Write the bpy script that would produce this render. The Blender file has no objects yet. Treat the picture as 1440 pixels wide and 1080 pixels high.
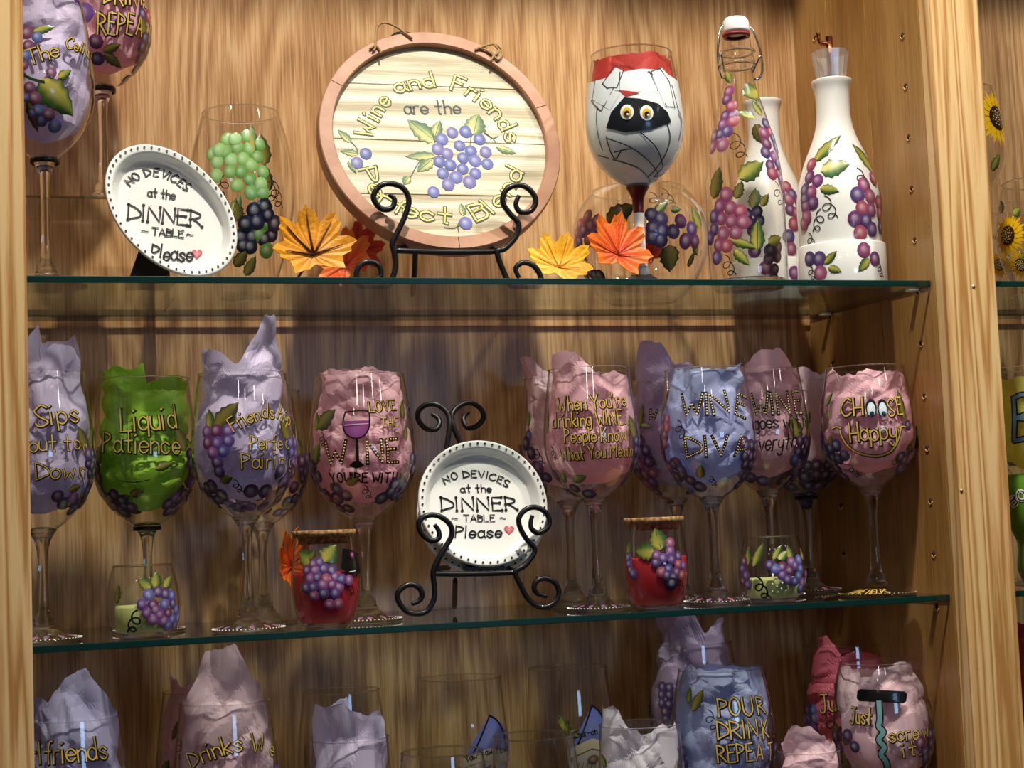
import bpy, math, random
from mathutils import Vector, Matrix, noise
S = bpy.context.scene
COL = S.collection
rad = math.radians

# ---------------------------------------------------------------- camera
CAM = Vector((-0.03268, -1.44161, 0.08172)); YAW, PIT, ROL, FPX = 0.30073, 0.08431, -0.03999, 2390.1
FW = Vector((math.sin(YAW)*math.cos(PIT), math.cos(YAW)*math.cos(PIT), math.sin(PIT)))
_r = FW.cross(Vector((0, 0, 1))).normalized(); _u = _r.cross(FW)
CR = _r*math.cos(ROL)+_u*math.sin(ROL); CU = _u*math.cos(ROL)-_r*math.sin(ROL)
cd = bpy.data.cameras.new('camera'); cam = bpy.data.objects.new('camera', cd); COL.objects.link(cam)
cd.sensor_width = 36; cd.lens = FPX/1440*36; cd.clip_start = .02
cam.matrix_world = Matrix(((CR.x, CU.x, -FW.x, CAM.x), (CR.y, CU.y, -FW.y, CAM.y), (CR.z, CU.z, -FW.z, CAM.z), (0, 0, 0, 1)))
S.camera = cam

# ---------------------------------------------------------------- world, lamps, exposure
S.view_settings.view_transform = 'Standard'; S.view_settings.look = 'None'
S.view_settings.gamma = 1; S.view_settings.use_curve_mapping = False
S.view_settings.exposure = 0.0
w = bpy.data.worlds.new('world'); S.world = w; w.use_nodes = True
w.node_tree.nodes['Background'].inputs[0].default_value = (.80, .70, .66, 1)
w.node_tree.nodes['Background'].inputs[1].default_value = .036
S.cycles.max_bounces = 14; S.cycles.transparent_max_bounces = 40
S.cycles.transmission_bounces = 12; S.cycles.glossy_bounces = 6; S.cycles.diffuse_bounces = 3
S.cycles.sample_clamp_indirect = 4; S.cycles.caustics_refractive = True
def lamp(name, loc, power, size, color, target=None, sy=None, angle=None):
    kind = 'SPOT' if angle else ('AREA' if target is not None else 'POINT')
    l = bpy.data.lights.new(name, kind); l.energy = power; l.color = color
    if kind == 'AREA':
        l.shape = 'RECTANGLE' if sy else 'DISK'; l.size = size
        if sy: l.size_y = sy
    else:
        l.shadow_soft_size = size
        if kind == 'SPOT': l.spot_size = rad(angle); l.spot_blend = .5
    o = bpy.data.objects.new(name, l); COL.objects.link(o); o.location = loc
    if target is not None:
        o.rotation_euler = (Vector(target)-Vector(loc)).to_track_quat('-Z', 'Y').to_euler()
    return o
WARM = (1, .915, .79)
lamp('ceiling_spotlight', (.36, -.64, 1.80), 142, .045, WARM, (.38, .2, .3), angle=80)
lamp('ceiling_spotlight', (-.12, -.72, 1.80), 9, .045, WARM, (.3, .2, .3), angle=75)
lamp('ceiling_spotlight', (.98, -.80, 1.80), 17, .045, WARM, (.75, .2, .3), angle=75)
lamp('track_lamp', (-.55, -2.2, 1.15), 2, .05, (1, .93, .82))
lamp('shop_window_light', (1.15, -3.3, .35), 5, .55, (.38, .62, 1), (.5, .2, .1), sy=.32)
lamp('ceiling_spotlight', (1.42, -.70, 1.80), 85, .04, WARM, (1.15, .2, .2), angle=60)
lamp('ceiling_spotlight', (-.62, -.75, 1.80), 15, .04, WARM, (-.25, .1, .1), angle=60)  # added lamp without a known source, brightens the left stile
for q in ((-1.3, -2.9, 1.35), (.05, -3.3, 1.5), (1.35, -3.0, 1.45), (2.3, -2.3, 1.3)):
    lamp('shop_ceiling_lamp', q, 2.4, .06, (1, .95, .86))

# ---------------------------------------------------------------- helpers
def hexc(h, a=1):
    h = h.lstrip('#'); o = []
    for i in (0, 2, 4):
        c = int(h[i:i+2], 16)/255; o.append(c/12.92 if c <= .04045 else ((c+.055)/1.055)**2.4)
    return (*o, a)
def mixc(a, b, t): return tuple(a[i]*(1-t)+b[i]*t for i in range(3))+(1,)
def tag(o, label=None, cat=None, group=None, kind=None):
    if label: o['label'] = label
    if cat: o['category'] = cat
    if group: o['group'] = group
    if kind: o['kind'] = kind
    return o
def thing(name, loc, label, cat, group=None):
    o = bpy.data.objects.new(name, None); COL.objects.link(o); o.location = loc; o.empty_display_size = .02
    return tag(o, label, cat, group)
def root_loc(p):
    v = Vector((0, 0, 0))
    while p is not None: v += p.location; p = p.parent
    return v
class MB:
    def __init__(s): s.v = []; s.c = []; s.f = []; s.col = (1, 1, 1, 1)
    def vert(s, p, c=None): s.v.append(tuple(p)); s.c.append(c or s.col); return len(s.v)-1
    def face(s, *i): s.f.append(i)
    def box(s, lo, hi, bev=0):
        x0, y0, z0 = lo; x1, y1, z1 = hi; n = len(s.v)
        for z in (z0, z1):
            for x, y in ((x0, y0), (x1, y0), (x1, y1), (x0, y1)): s.vert((x, y, z))
        for q in ((3, 2, 1, 0), (4, 5, 6, 7), (0, 1, 5, 4), (1, 2, 6, 5), (2, 3, 7, 6), (3, 0, 4, 7)): s.f.append(tuple(n+k for k in q))
        return s
    def lathe(s, prof, cx, cy, seg=48, a0=0, frame=None, cols=None, close=True):
        n = len(s.v); m = len(prof)
        for k, (r, z) in enumerate(prof):
            for i in range(seg):
                a = a0+2*math.pi*i/seg
                p = Vector((cx+r*math.sin(a), cy-r*math.cos(a), z))
                if frame: p = frame(r*math.sin(a), -r*math.cos(a), z)
                s.vert(p, cols[k] if cols else None)
        for k in range(m-1):
            for i in range(seg):
                j = (i+1) % seg; s.f.append((n+k*seg+i, n+k*seg+j, n+(k+1)*seg+j, n+(k+1)*seg+i))
        if close and prof[0][0] < .004: s.f.append(tuple(n+i for i in range(seg-1, -1, -1)))
        if close and prof[-1][0] < .004: s.f.append(tuple(n+(m-1)*seg+i for i in range(seg)))
        return s
    def tube(s, pts, r, seg=8, cap=True, taper=None):
        pts = [Vector(p) for p in pts]; n = len(pts); b = len(s.v); prev = None
        for i, p in enumerate(pts):
            t = (pts[min(i+1, n-1)]-pts[max(i-1, 0)]).normalized()
            if prev is None:
                a = Vector((0, 0, 1)) if abs(t.z) < .9 else Vector((0, 1, 0)); nrm = t.cross(a).normalized()
            else: nrm = (prev-t*prev.dot(t)).normalized()
            prev = nrm; bi = t.cross(nrm); rr = r*(taper(i/(n-1)) if taper else 1)
            for k in range(seg):
                a = 2*math.pi*k/seg; s.vert(p+nrm*math.cos(a)*rr+bi*math.sin(a)*rr)
        for i in range(n-1):
            for k in range(seg):
                j = (k+1) % seg; s.f.append((b+i*seg+k, b+i*seg+j, b+(i+1)*seg+j, b+(i+1)*seg+k))
        if cap:
            s.f.append(tuple(b+k for k in range(seg-1, -1, -1))); s.f.append(tuple(b+(n-1)*seg+k for k in range(seg)))
        return s
    def build(s, name, mat, parent=None, smooth=True, bevel=0, label=None, kind=None):
        if not s.v: return None
        off = root_loc(parent)
        me = bpy.data.meshes.new(name); me.from_pydata([tuple(Vector(p)-off) for p in s.v], [], s.f)
        at = me.color_attributes.new('Col', 'FLOAT_COLOR', 'POINT'); at.data.foreach_set('color', [x for c in s.c for x in c])
        if smooth: me.polygons.foreach_set('use_smooth', [True]*len(me.polygons))
        me.materials.append(mat); me.update()
        o = bpy.data.objects.new(name, me); COL.objects.link(o); o.parent = parent
        if bevel:
            bm = o.modifiers.new('bevel', 'BEVEL'); bm.width = bevel; bm.segments = 2; bm.limit_method = 'ANGLE'
        return tag(o, label, kind=kind)
def smooth_pts(pts, n=4, closed=False):
    P = [Vector(p) for p in pts]; out = []; m = len(P)
    for i in range(m-1 if not closed else m):
        if closed: a, b, c, d = P[i-1], P[i], P[(i+1) % m], P[(i+2) % m]
        else: a, b, c, d = P[max(i-1, 0)], P[i], P[i+1], P[min(i+2, m-1)]
        for k in range(n):
            t = k/n
            out.append(.5*((2*b)+(c-a)*t+(2*a-5*b+4*c-d)*t*t+(3*b-a-3*c+d)*t**3))
    if not closed: out.append(P[-1])
    return out
def ray(px, py): return FW+CR*((px-720)/FPX)-CU*((py-540)/FPX)
def at_y(px, py, Y):
    """point of the upright plane y = Y seen at a photograph pixel (used to read positions off the photograph)"""
    d = ray(px, py); return CAM+d*((Y-CAM.y)/d.y)
def proj(p):
    d = Vector(p)-CAM; z = d.dot(FW); return (720+FPX*d.dot(CR)/z, 540-FPX*d.dot(CU)/z)

# ---------------------------------------------------------------- materials
def newmat(name):
    m = bpy.data.materials.new(name); m.use_nodes = True; nt = m.node_tree; nt.nodes.clear()
    out = nt.nodes.new('ShaderNodeOutputMaterial'); return m, nt, out
def N(nt, t, **k):
    n = nt.nodes.new(t)
    for a, b in k.items():
        if a.startswith('i_'):
            key = a[2:]; key = int(key) if key.isdigit() else key.replace('_', ' '); n.inputs[key].default_value = b
        else: setattr(n, a, b)
    return n
def pmat(name, color, rough=.5, metal=0, coat=0, trans=0, sss=0, bump=None, attr=False, spec=None, var=None):
    m, nt, out = newmat(name); b = N(nt, 'ShaderNodeBsdfPrincipled'); nt.links.new(b.outputs[0], out.inputs[0])
    b.inputs['Base Color'].default_value = color; b.inputs['Roughness'].default_value = rough; b.inputs['Metallic'].default_value = metal
    b.inputs['Coat Weight'].default_value = coat; b.inputs['Coat Roughness'].default_value = .08; b.inputs['Transmission Weight'].default_value = trans
    if sss: b.inputs['Subsurface Weight'].default_value = sss; b.inputs['Subsurface Radius'].default_value = (1, .4, .3); b.inputs['Subsurface Scale'].default_value = .01
    if attr:
        a = N(nt, 'ShaderNodeAttribute', attribute_name='Col'); nt.links.new(a.outputs[0], b.inputs['Base Color'])
    if var or bump:
        tc = N(nt, 'ShaderNodeTexCoord'); no = N(nt, 'ShaderNodeTexNoise', i_Scale=(bump or var)[0], i_Detail=5.0)
        nt.links.new(tc.outputs['Object'], no.inputs['Vector'])
        if bump:
            bp = N(nt, 'ShaderNodeBump', i_Strength=bump[1], i_Distance=.002); nt.links.new(no.outputs[0], bp.inputs['Height']); nt.links.new(bp.outputs[0], b.inputs['Normal'])
        if var:
            rp = N(nt, 'ShaderNodeValToRGB'); rp.color_ramp.elements[0].color = var[1]; rp.color_ramp.elements[1].color = color
            rp.color_ramp.elements[0].position = .35; rp.color_ramp.elements[1].position = .62
            nt.links.new(no.outputs[0], rp.inputs[0]); nt.links.new(rp.outputs[0], b.inputs['Base Color'])
    return m
def wood(name, light, mid, dark, gx=1.0, rings=26, rough=.32, seed=0.0, horiz=False, coat=.35, ringamt=.6):
    m, nt, out = newmat(name); L = nt.links
    b = N(nt, 'ShaderNodeBsdfPrincipled', i_Roughness=rough); L.new(b.outputs[0], out.inputs[0])
    b.inputs['Coat Weight'].default_value = coat; b.inputs['Coat Roughness'].default_value = .25
    tc = N(nt, 'ShaderNodeTexCoord')
    mp = N(nt, 'ShaderNodeMapping'); mp.inputs['Location'].default_value = (seed, seed*.7, seed*1.3)
    if horiz: mp.inputs['Rotation'].default_value = (0, rad(90), 0)
    L.new(tc.outputs['Object'], mp.inputs['Vector'])
    def mapped(sx, sy, sz):
        q = N(nt, 'ShaderNodeMapping'); q.inputs['Scale'].default_value = (sx, sy, sz); L.new(mp.outputs[0], q.inputs['Vector']); return q
    # growth rings: distance field warped by low noise, banded
    q1 = mapped(4.5*gx, 4.5*gx, .62); n1 = N(nt, 'ShaderNodeTexNoise', i_Scale=1.0, i_Detail=2.0); L.new(q1.outputs[0], n1.inputs['Vector'])
    mul = N(nt, 'ShaderNodeMath', operation='MULTIPLY', i_1=float(rings)); L.new(n1.outputs[0], mul.inputs[0])
    fr = N(nt, 'ShaderNodeMath', operation='PINGPONG', i_1=.5); L.new(mul.outputs[0], fr.inputs[0])
    mr = N(nt, 'ShaderNodeMapRange'); mr.inputs['From Max'].default_value = .5; L.new(fr.outputs[0], mr.inputs['Value'])
    # fine fibres / pores
    q2 = mapped(560, 560, 20); n2 = N(nt, 'ShaderNodeTexNoise', i_Scale=1.0, i_Detail=3.0); L.new(q2.outputs[0], n2.inputs['Vector'])
    q3 = mapped(150, 150, 3.5); n3 = N(nt, 'ShaderNodeTexNoise', i_Scale=1.0, i_Detail=2.0); L.new(q3.outputs[0], n3.inputs['Vector'])
    a1 = N(nt, 'ShaderNodeMath', operation='MULTIPLY', i_1=ringamt); L.new(mr.outputs[0], a1.inputs[0])
    a2 = N(nt, 'ShaderNodeMath', operation='MULTIPLY_ADD', i_1=.95); L.new(n2.outputs[0], a2.inputs[0]); L.new(a1.outputs[0], a2.inputs[2])
    a3 = N(nt, 'ShaderNodeMath', operation='MULTIPLY_ADD', i_1=.24); L.new(n3.outputs[0], a3.inputs[0]); L.new(a2.outputs[0], a3.inputs[2])
    rp = N(nt, 'ShaderNodeValToRGB'); e = rp.color_ramp.elements
    e[0].position = .50; e[0].color = dark; e[1].position = 1.02; e[1].color = light
    k = e.new(.8); k.color = mid
    nm = N(nt, 'ShaderNodeMath', operation='MULTIPLY', i_1=1/(.595+ringamt*.5)*.80); L.new(a3.outputs[0], nm.inputs[0])
    L.new(nm.outputs[0], rp.inputs[0]); L.new(rp.outputs[0], b.inputs['Base Color'])
    bp = N(nt, 'ShaderNodeBump', i_Strength=.25, i_Distance=.0008); L.new(a3.outputs[0], bp.inputs['Height']); L.new(bp.outputs[0], b.inputs['Normal'])
    return m
def thin_glass(name, tint=(.95, .95, .94, 1), edge=(.25, .24, .22, 1), ior=1.5, boost=1.5, rough=.03):
    m, nt, out = newmat(name); L = nt.links
    lw = N(nt, 'ShaderNodeLayerWeight', i_Blend=.5); fr = N(nt, 'ShaderNodeFresnel', i_IOR=ior)
    ge = N(nt, 'ShaderNodeNewGeometry'); mi = N(nt, 'ShaderNodeMix'); mi.inputs[2].default_value = ior; mi.inputs[3].default_value = 1/ior   # same reflection from both sides of a pane
    L.new(ge.outputs['Backfacing'], mi.inputs[0]); L.new(mi.outputs[0], fr.inputs['IOR'])
    rp = N(nt, 'ShaderNodeValToRGB'); rp.color_ramp.elements[0].position = .62; rp.color_ramp.elements[0].color = tint
    rp.color_ramp.elements[1].position = 1; rp.color_ramp.elements[1].color = edge; L.new(lw.outputs['Facing'], rp.inputs[0])
    t = N(nt, 'ShaderNodeBsdfTransparent'); L.new(rp.outputs[0], t.inputs[0])
    g = N(nt, 'ShaderNodeBsdfGlossy', i_Roughness=rough); g.inputs[0].default_value = (1, 1, 1, 1)
    mu = N(nt, 'ShaderNodeMath', operation='MULTIPLY', i_1=boost, use_clamp=True); L.new(fr.outputs[0], mu.inputs[0])
    mx = N(nt, 'ShaderNodeMixShader'); L.new(mu.outputs[0], mx.inputs[0]); L.new(t.outputs[0], mx.inputs[1]); L.new(g.outputs[0], mx.inputs[2])
    L.new(mx.outputs[0], out.inputs[0]); return m
def solid_glass(name, color=(.97, .98, .98, 1)):
    m, nt, out = newmat(name); L = nt.links
    g = N(nt, 'ShaderNodeBsdfGlass', i_Roughness=.035, i_IOR=1.5); g.inputs[0].default_value = color
    t = N(nt, 'ShaderNodeBsdfTransparent'); t.inputs[0].default_value = (.85, .85, .84, 1)
    mx = N(nt, 'ShaderNodeMixShader', i_0=.10); L.new(g.outputs[0], mx.inputs[1]); L.new(t.outputs[0], mx.inputs[2])
    L.new(mx.outputs[0], out.inputs[0]); return m
def tissue_mat(name, color):
    m, nt, out = newmat(name); L = nt.links
    d = N(nt, 'ShaderNodeBsdfPrincipled', i_Roughness=.55); d.inputs['Base Color'].default_value = color
    t = N(nt, 'ShaderNodeBsdfTranslucent'); t.inputs[0].default_value = mixc(color, (color[0]**1.4, color[1]**1.4, color[2]**1.2, 1), .6)
    tc = N(nt, 'ShaderNodeTexCoord'); no = N(nt, 'ShaderNodeTexNoise', i_Scale=60.0, i_Detail=2.0); L.new(tc.outputs['Object'], no.inputs['Vector'])
    bp = N(nt, 'ShaderNodeBump', i_Strength=.12, i_Distance=.002); L.new(no.outputs[0], bp.inputs['Height']); L.new(bp.outputs[0], d.inputs['Normal'])
    mx = N(nt, 'ShaderNodeMixShader', i_0=.22); L.new(d.outputs[0], mx.inputs[1]); L.new(t.outputs[0], mx.inputs[2]); L.new(mx.outputs[0], out.inputs[0]); return m
M = {}
M['back'] = wood('oak_back_panel', hexc('#cba678'), hexc('#b88d5f'), hexc('#946a42'), gx=1.0, rings=34, rough=.34, seed=3.1, ringamt=.30)
M['stile'] = wood('oak_stile', hexc('#e9c68e'), hexc('#dcb175'), hexc('#b8854a'), gx=6, rings=11, rough=.38, seed=1.7, coat=.2, ringamt=.9)
M['side'] = wood('oak_side', hexc('#b0874f'), hexc('#a27740'), hexc('#8b6233'), gx=.9, rings=8, rough=.3, seed=7.7, ringamt=.4)
M['side2'] = wood('oak_side_darker', hexc('#a87e47'), hexc('#986e39'), hexc('#80582c'), gx=.9, rings=8, rough=.3, seed=12.7, ringamt=.45)
M['hole'] = pmat('hole_dark', hexc('#2a1a0c'), .9); M['chip'] = pmat('raw_chip', hexc('#e0b070'), .7)
M['nail'] = pmat('nail_metal', hexc('#cfc9b8'), .3, .8)
M['glass'] = thin_glass('glass_thin'); M['sglass'] = solid_glass('glass_solid')
M['acrylic'] = thin_glass('acrylic_clear', (.93, .93, .90, 1), (.30, .27, .22, 1), boost=2.2)
M['shelf'] = thin_glass('shelf_glass', (.90, .94, .92, 1), (.66, .76, .72, 1), boost=1.0)
M['shelf_edge'] = pmat('shelf_glass_edge', hexc('#0b3a36'), .2, coat=.15, trans=.3)
M['paint'] = pmat('enamel_paint', (1, 1, 1, 1), .28, coat=.4, attr=True)
M['print'] = pmat('sign_paint', (1, 1, 1, 1), .5, attr=True)
M['white'] = pmat('white_glazed_ceramic', hexc('#eef1ee'), .12, coat=.6)
M['white2'] = pmat('white_satin_ceramic', hexc('#f1f2ee'), .25, coat=.3)
M['iron'] = pmat('black_wrought_iron', hexc('#141516'), .38, .4, coat=.2)
M['black'] = pmat('black_plastic', hexc('#0d0d0e'), .4)
M['cork'] = pmat('cork', hexc('#c89a62'), .85, var=(260.0, hexc('#6b4726')), bump=(260.0, .3))
M['wax_red'] = pmat('red_wax', hexc('#c8323e'), .35, sss=.25); M['wax_green'] = pmat('green_wax', hexc('#c3cf86'), .4, sss=.25)
M['copper'] = pmat('copper_metal', hexc('#b9704a'), .22, 1); M['steel'] = pmat('steel_wire', hexc('#c9ccce'), .18, 1)
M['rubber'] = pmat('red_rubber', hexc('#7e2016'), .5)
M['hoop'] = pmat('rose_stained_wood', hexc('#b98a6c'), .45, var=(38.0, hexc('#a67355')), coat=.1)
M['plank'] = wood('whitewashed_plank', hexc('#e2decb'), hexc('#d3ccb1'), hexc('#a99d7e'), gx=3, rings=7, rough=.5, seed=5.5, horiz=True, coat=0, ringamt=.7)
M['twine'] = pmat('jute_twine', hexc('#a08458'), .9, bump=(900.0, .5))
M['leaf'] = pmat('fabric_leaf', (1, 1, 1, 1), .5, attr=True, bump=(300.0, .3))
M['frost'] = pmat('frosted_grey_glass', hexc('#a9b0ae'), .3, trans=.3)
M['tag'] = pmat('black_gloss_sticker', hexc('#141416'), .25)
TC = dict(lav='#dfd4f4', blue='#c0caf8', pink='#f9c6d4', palepink='#f8d6e2', rose='#f07890', green='#baf04c', red='#d84a44', yellow='#fff480', white='#f2eefa', mauve='#c8b2da', darkred='#a82a36', lilac='#cfc8f2')
for k, v in TC.items(): M['t_'+k] = tissue_mat('tissue_'+k, hexc(v))

# ---------------------------------------------------------------- surfaces that take painted decoration
class Lathe:
    def __init__(s, x, y, z, prof):
        s.x, s.y, s.z, s.prof = x, y, z, sorted(prof, key=lambda q: q[1])
        s.a0 = math.atan2(CAM.x-x, -(CAM.y-y))
    def R(s, z):
        p = s.prof; z = min(max(z, p[0][1]), p[-1][1])
        for i in range(len(p)-1):
            if p[i+1][1] >= z:
                d = p[i+1][1]-p[i][1]; t = (z-p[i][1])/d if d > 1e-9 else 1
                return p[i][0]+(p[i+1][0]-p[i][0])*t
        return p[-1][0]
    def loc(s, px, py):
        d = ray(px, py); zz = .5*(s.prof[0][1]+s.prof[-1][1]); a = s.a0
        for _ in range(9):
            R = s.R(zz); ox, oy = CAM.x-s.x, CAM.y-s.y
            A = d.x*d.x+d.y*d.y; B = ox*d.x+oy*d.y; C = ox*ox+oy*oy-R*R; D = B*B-A*C
            t = (-B-math.sqrt(max(D, 0)))/A; q = CAM+d*t
            zz = .5*zz+.5*(q.z-s.z); a = math.atan2(q.x-s.x, -(q.y-s.y))
        return a, zz
    def pt(s, a, b, off=0):
        R = s.R(b); dr = (s.R(b+.001)-s.R(b-.001))/.002; n = Vector((math.sin(a), -math.cos(a), -dr)).normalized()
        return Vector((s.x+R*math.sin(a), s.y-R*math.cos(a), s.z+b))+n*off*.8
    def mv(s, a, b, du, dv):
        dr = (s.R(b+.002)-s.R(b-.002))/.004; b2 = b+dv/math.sqrt(1+dr*dr)
        return a+du/max(s.R(b2), .004), b2
    def ppm(s, b=0): return FPX/(Vector((s.x, s.y, s.z+b))-CAM).dot(FW)
class Plane:
    def __init__(s, o, r, u):
        s.o, s.r, s.u = Vector(o), Vector(r).normalized(), Vector(u).normalized(); s.n = s.r.cross(s.u).normalized()
    def loc(s, px, py):
        d = ray(px, py); t = (s.o-CAM).dot(s.n)/d.dot(s.n); q = CAM+d*t-s.o; return q.dot(s.r), q.dot(s.u)
    k = 1
    def pt(s, a, b, off=0): return s.o+s.r*a+s.u*b+s.n*off*s.k
    def mv(s, a, b, du, dv): return a+du, b+dv
    def ppm(s, b=0): return FPX/(s.o-CAM).dot(FW)

GRAPE = [hexc(c) for c in ('#5b4488', '#6a4a8e', '#7c4a86', '#4c4a8e', '#8a5590', '#563f74', '#6c3560')]
PLUM = [hexc(c) for c in ('#7a3f78', '#8c4570', '#5b3f7c', '#96506f', '#6a3a6c', '#4e3d6e', '#a04a60')]
DARKG = [hexc(c) for c in ('#43335e', '#4b3a6e', '#55325a', '#3a335e')]
GREENG = [hexc(c) for c in ('#7db35e', '#8fc26c', '#6fa552', '#9ccb80')]
BLUEG = [hexc(c) for c in ('#5660a8', '#6068b0', '#4d5aa2', '#6a66a8')]
NAVY = [hexc(c) for c in ('#23233f', '#2a2947', '#1d2036')]
BLK = hexc('#0f100e'); GOLD = hexc('#d9b958'); WHT = hexc('#f4f6f2'); LGOLD = hexc('#ecdf86')
class Paint:
    def __init__(s, surf, seed=1):
        s.s = surf
        if isinstance(surf, Plane): surf.k = .3
        s.g = MB(); s.l = MB(); s.t = MB(); s.rnd = random.Random(seed); s.k = 0
    def m(s, px): return px/s.s.ppm(.1)
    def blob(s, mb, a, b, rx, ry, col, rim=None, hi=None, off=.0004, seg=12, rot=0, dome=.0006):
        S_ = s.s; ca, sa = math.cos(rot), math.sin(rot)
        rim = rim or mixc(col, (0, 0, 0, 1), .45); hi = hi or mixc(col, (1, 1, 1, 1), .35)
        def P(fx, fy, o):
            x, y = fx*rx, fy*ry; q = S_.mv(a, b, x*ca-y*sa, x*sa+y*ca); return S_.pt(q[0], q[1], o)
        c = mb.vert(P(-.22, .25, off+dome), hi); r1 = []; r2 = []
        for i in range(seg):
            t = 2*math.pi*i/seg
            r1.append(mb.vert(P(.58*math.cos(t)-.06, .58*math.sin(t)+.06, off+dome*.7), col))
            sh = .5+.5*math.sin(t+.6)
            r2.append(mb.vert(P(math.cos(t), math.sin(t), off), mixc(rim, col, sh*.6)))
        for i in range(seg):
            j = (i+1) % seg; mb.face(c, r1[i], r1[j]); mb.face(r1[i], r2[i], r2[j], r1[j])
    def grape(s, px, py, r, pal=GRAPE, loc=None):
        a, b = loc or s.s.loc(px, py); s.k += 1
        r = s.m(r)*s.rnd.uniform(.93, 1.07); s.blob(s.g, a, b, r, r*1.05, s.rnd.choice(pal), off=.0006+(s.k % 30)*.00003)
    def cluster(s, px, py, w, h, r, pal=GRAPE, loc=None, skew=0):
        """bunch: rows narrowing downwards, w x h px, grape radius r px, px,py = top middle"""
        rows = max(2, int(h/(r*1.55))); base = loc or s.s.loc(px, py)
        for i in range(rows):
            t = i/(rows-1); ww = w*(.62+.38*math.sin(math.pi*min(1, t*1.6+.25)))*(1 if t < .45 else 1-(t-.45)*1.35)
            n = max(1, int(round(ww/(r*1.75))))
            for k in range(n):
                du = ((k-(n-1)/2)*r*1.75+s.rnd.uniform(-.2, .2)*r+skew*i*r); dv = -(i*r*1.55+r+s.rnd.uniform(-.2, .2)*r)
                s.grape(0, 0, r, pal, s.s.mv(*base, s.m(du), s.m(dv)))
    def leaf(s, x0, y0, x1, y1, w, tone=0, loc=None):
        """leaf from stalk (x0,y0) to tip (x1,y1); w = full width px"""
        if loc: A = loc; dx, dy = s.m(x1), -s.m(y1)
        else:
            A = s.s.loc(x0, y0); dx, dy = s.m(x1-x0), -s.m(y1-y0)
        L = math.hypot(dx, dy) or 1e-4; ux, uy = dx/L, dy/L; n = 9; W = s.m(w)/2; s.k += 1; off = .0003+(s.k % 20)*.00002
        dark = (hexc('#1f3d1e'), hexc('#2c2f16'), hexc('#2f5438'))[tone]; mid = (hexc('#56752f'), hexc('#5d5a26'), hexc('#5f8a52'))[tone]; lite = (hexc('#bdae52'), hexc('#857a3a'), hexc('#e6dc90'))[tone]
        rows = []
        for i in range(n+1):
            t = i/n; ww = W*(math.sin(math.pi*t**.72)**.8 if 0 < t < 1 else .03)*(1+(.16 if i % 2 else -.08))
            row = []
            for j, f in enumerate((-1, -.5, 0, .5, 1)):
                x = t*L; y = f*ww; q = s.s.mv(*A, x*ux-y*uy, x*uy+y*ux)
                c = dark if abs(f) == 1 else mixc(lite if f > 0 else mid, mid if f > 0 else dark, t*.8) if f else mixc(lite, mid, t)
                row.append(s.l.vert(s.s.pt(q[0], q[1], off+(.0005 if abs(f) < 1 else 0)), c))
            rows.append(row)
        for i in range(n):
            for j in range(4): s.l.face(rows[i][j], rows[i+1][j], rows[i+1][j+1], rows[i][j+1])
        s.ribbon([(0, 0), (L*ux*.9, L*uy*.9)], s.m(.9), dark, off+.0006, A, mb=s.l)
    def ribbon(s, pts, w, col, off, origin, mb=None, closed=False):
        """pts in metres on the surface relative to origin"""
        mb = mb or s.t; P = [Vector((p[0], p[1])) for p in pts]
        if len(P) < 2: return
        prev = None
        for i, p in enumerate(P):
            t = P[min(i+1, len(P)-1)]-P[max(i-1, 0)]
            if t.length < 1e-9: t = Vector((1, 0))
            t.normalize(); nx, ny = -t.y, t.x
            ext = t*(-w*.4 if i == 0 else (w*.4 if i == len(P)-1 else 0))
            q = []
            for sg in (1, -1):
                r = s.s.mv(*origin, p.x+ext.x+nx*w/2*sg, p.y+ext.y+ny*w/2*sg); q.append(mb.vert(s.s.pt(r[0], r[1], off), col))
            if prev: mb.face(prev[1], q[1], q[0], prev[0])
            prev = q
    def line(s, pix, w, col=BLK, off=.0009, sm=True, gold=None):
        """pixel polyline -> ribbon(s)"""
        L = [s.s.loc(*p) for p in pix]; o = L[0]; pts = []
        for p in pix: pts.append((s.m(p[0]-pix[0][0]), -s.m(p[1]-pix[0][1])))
        if isinstance(s.s, Plane): pts = [(q[0]-o[0], q[1]-o[1]) for q in L]
        if sm: pts = [(v.x, v.y) for v in smooth_pts([(p[0], p[1], 0) for p in pts], 5)]
        s.ribbon(pts, s.m(w), col, off, o)
        if gold: s.ribbon([(x-s.m(.3), y+s.m(.4)) for x, y in pts], s.m(w)*.45, gold, off+.0003, o)
    def curl(s, px, py, sz, flip=1, w=1.4, loc=None):
        o = loc or s.s.loc(px, py); pts = []
        for i in range(34):
            t = i/33; a = t*4.4*math.pi; r = sz*(.28+.1*math.sin(3*t))*(1-.35*t)
            pts.append((s.m(flip*(r*math.sin(a)+t*sz*.5)), s.m(r*math.cos(a)-t*sz*1.1)))
        s.ribbon(pts, s.m(w), BLK, .0008, o)
    def poly(s, pix, col, off=.0005, col2=None, mb=None):
        """filled outline given in pixels (star shaped about its middle)"""
        mb = mb or s.t; cx = sum(p[0] for p in pix)/len(pix); cy = sum(p[1] for p in pix)/len(pix)
        def V(x, y, c): q = s.s.loc(x, y); return mb.vert(s.s.pt(q[0], q[1], off), c)
        c = V(cx, cy, col2 or col); P = []
        n = len(pix)
        for i in range(n):
            a, b = pix[i], pix[(i+1) % n]
            for k in range(4): P.append((a[0]+(b[0]-a[0])*k/4, a[1]+(b[1]-a[1])*k/4))
        n = len(P); prev = None
        for f in (.2, .4, .6, .8, 1):
            r = [V(cx+(x-cx)*f, cy+(y-cy)*f, mixc(col2 or col, col, f)) for x, y in P]
            for i in range(n):
                j = (i+1) % n
                mb.face(c, r[j], r[i]) if prev is None else mb.face(prev[i], prev[j], r[j], r[i])
            prev = r
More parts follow.
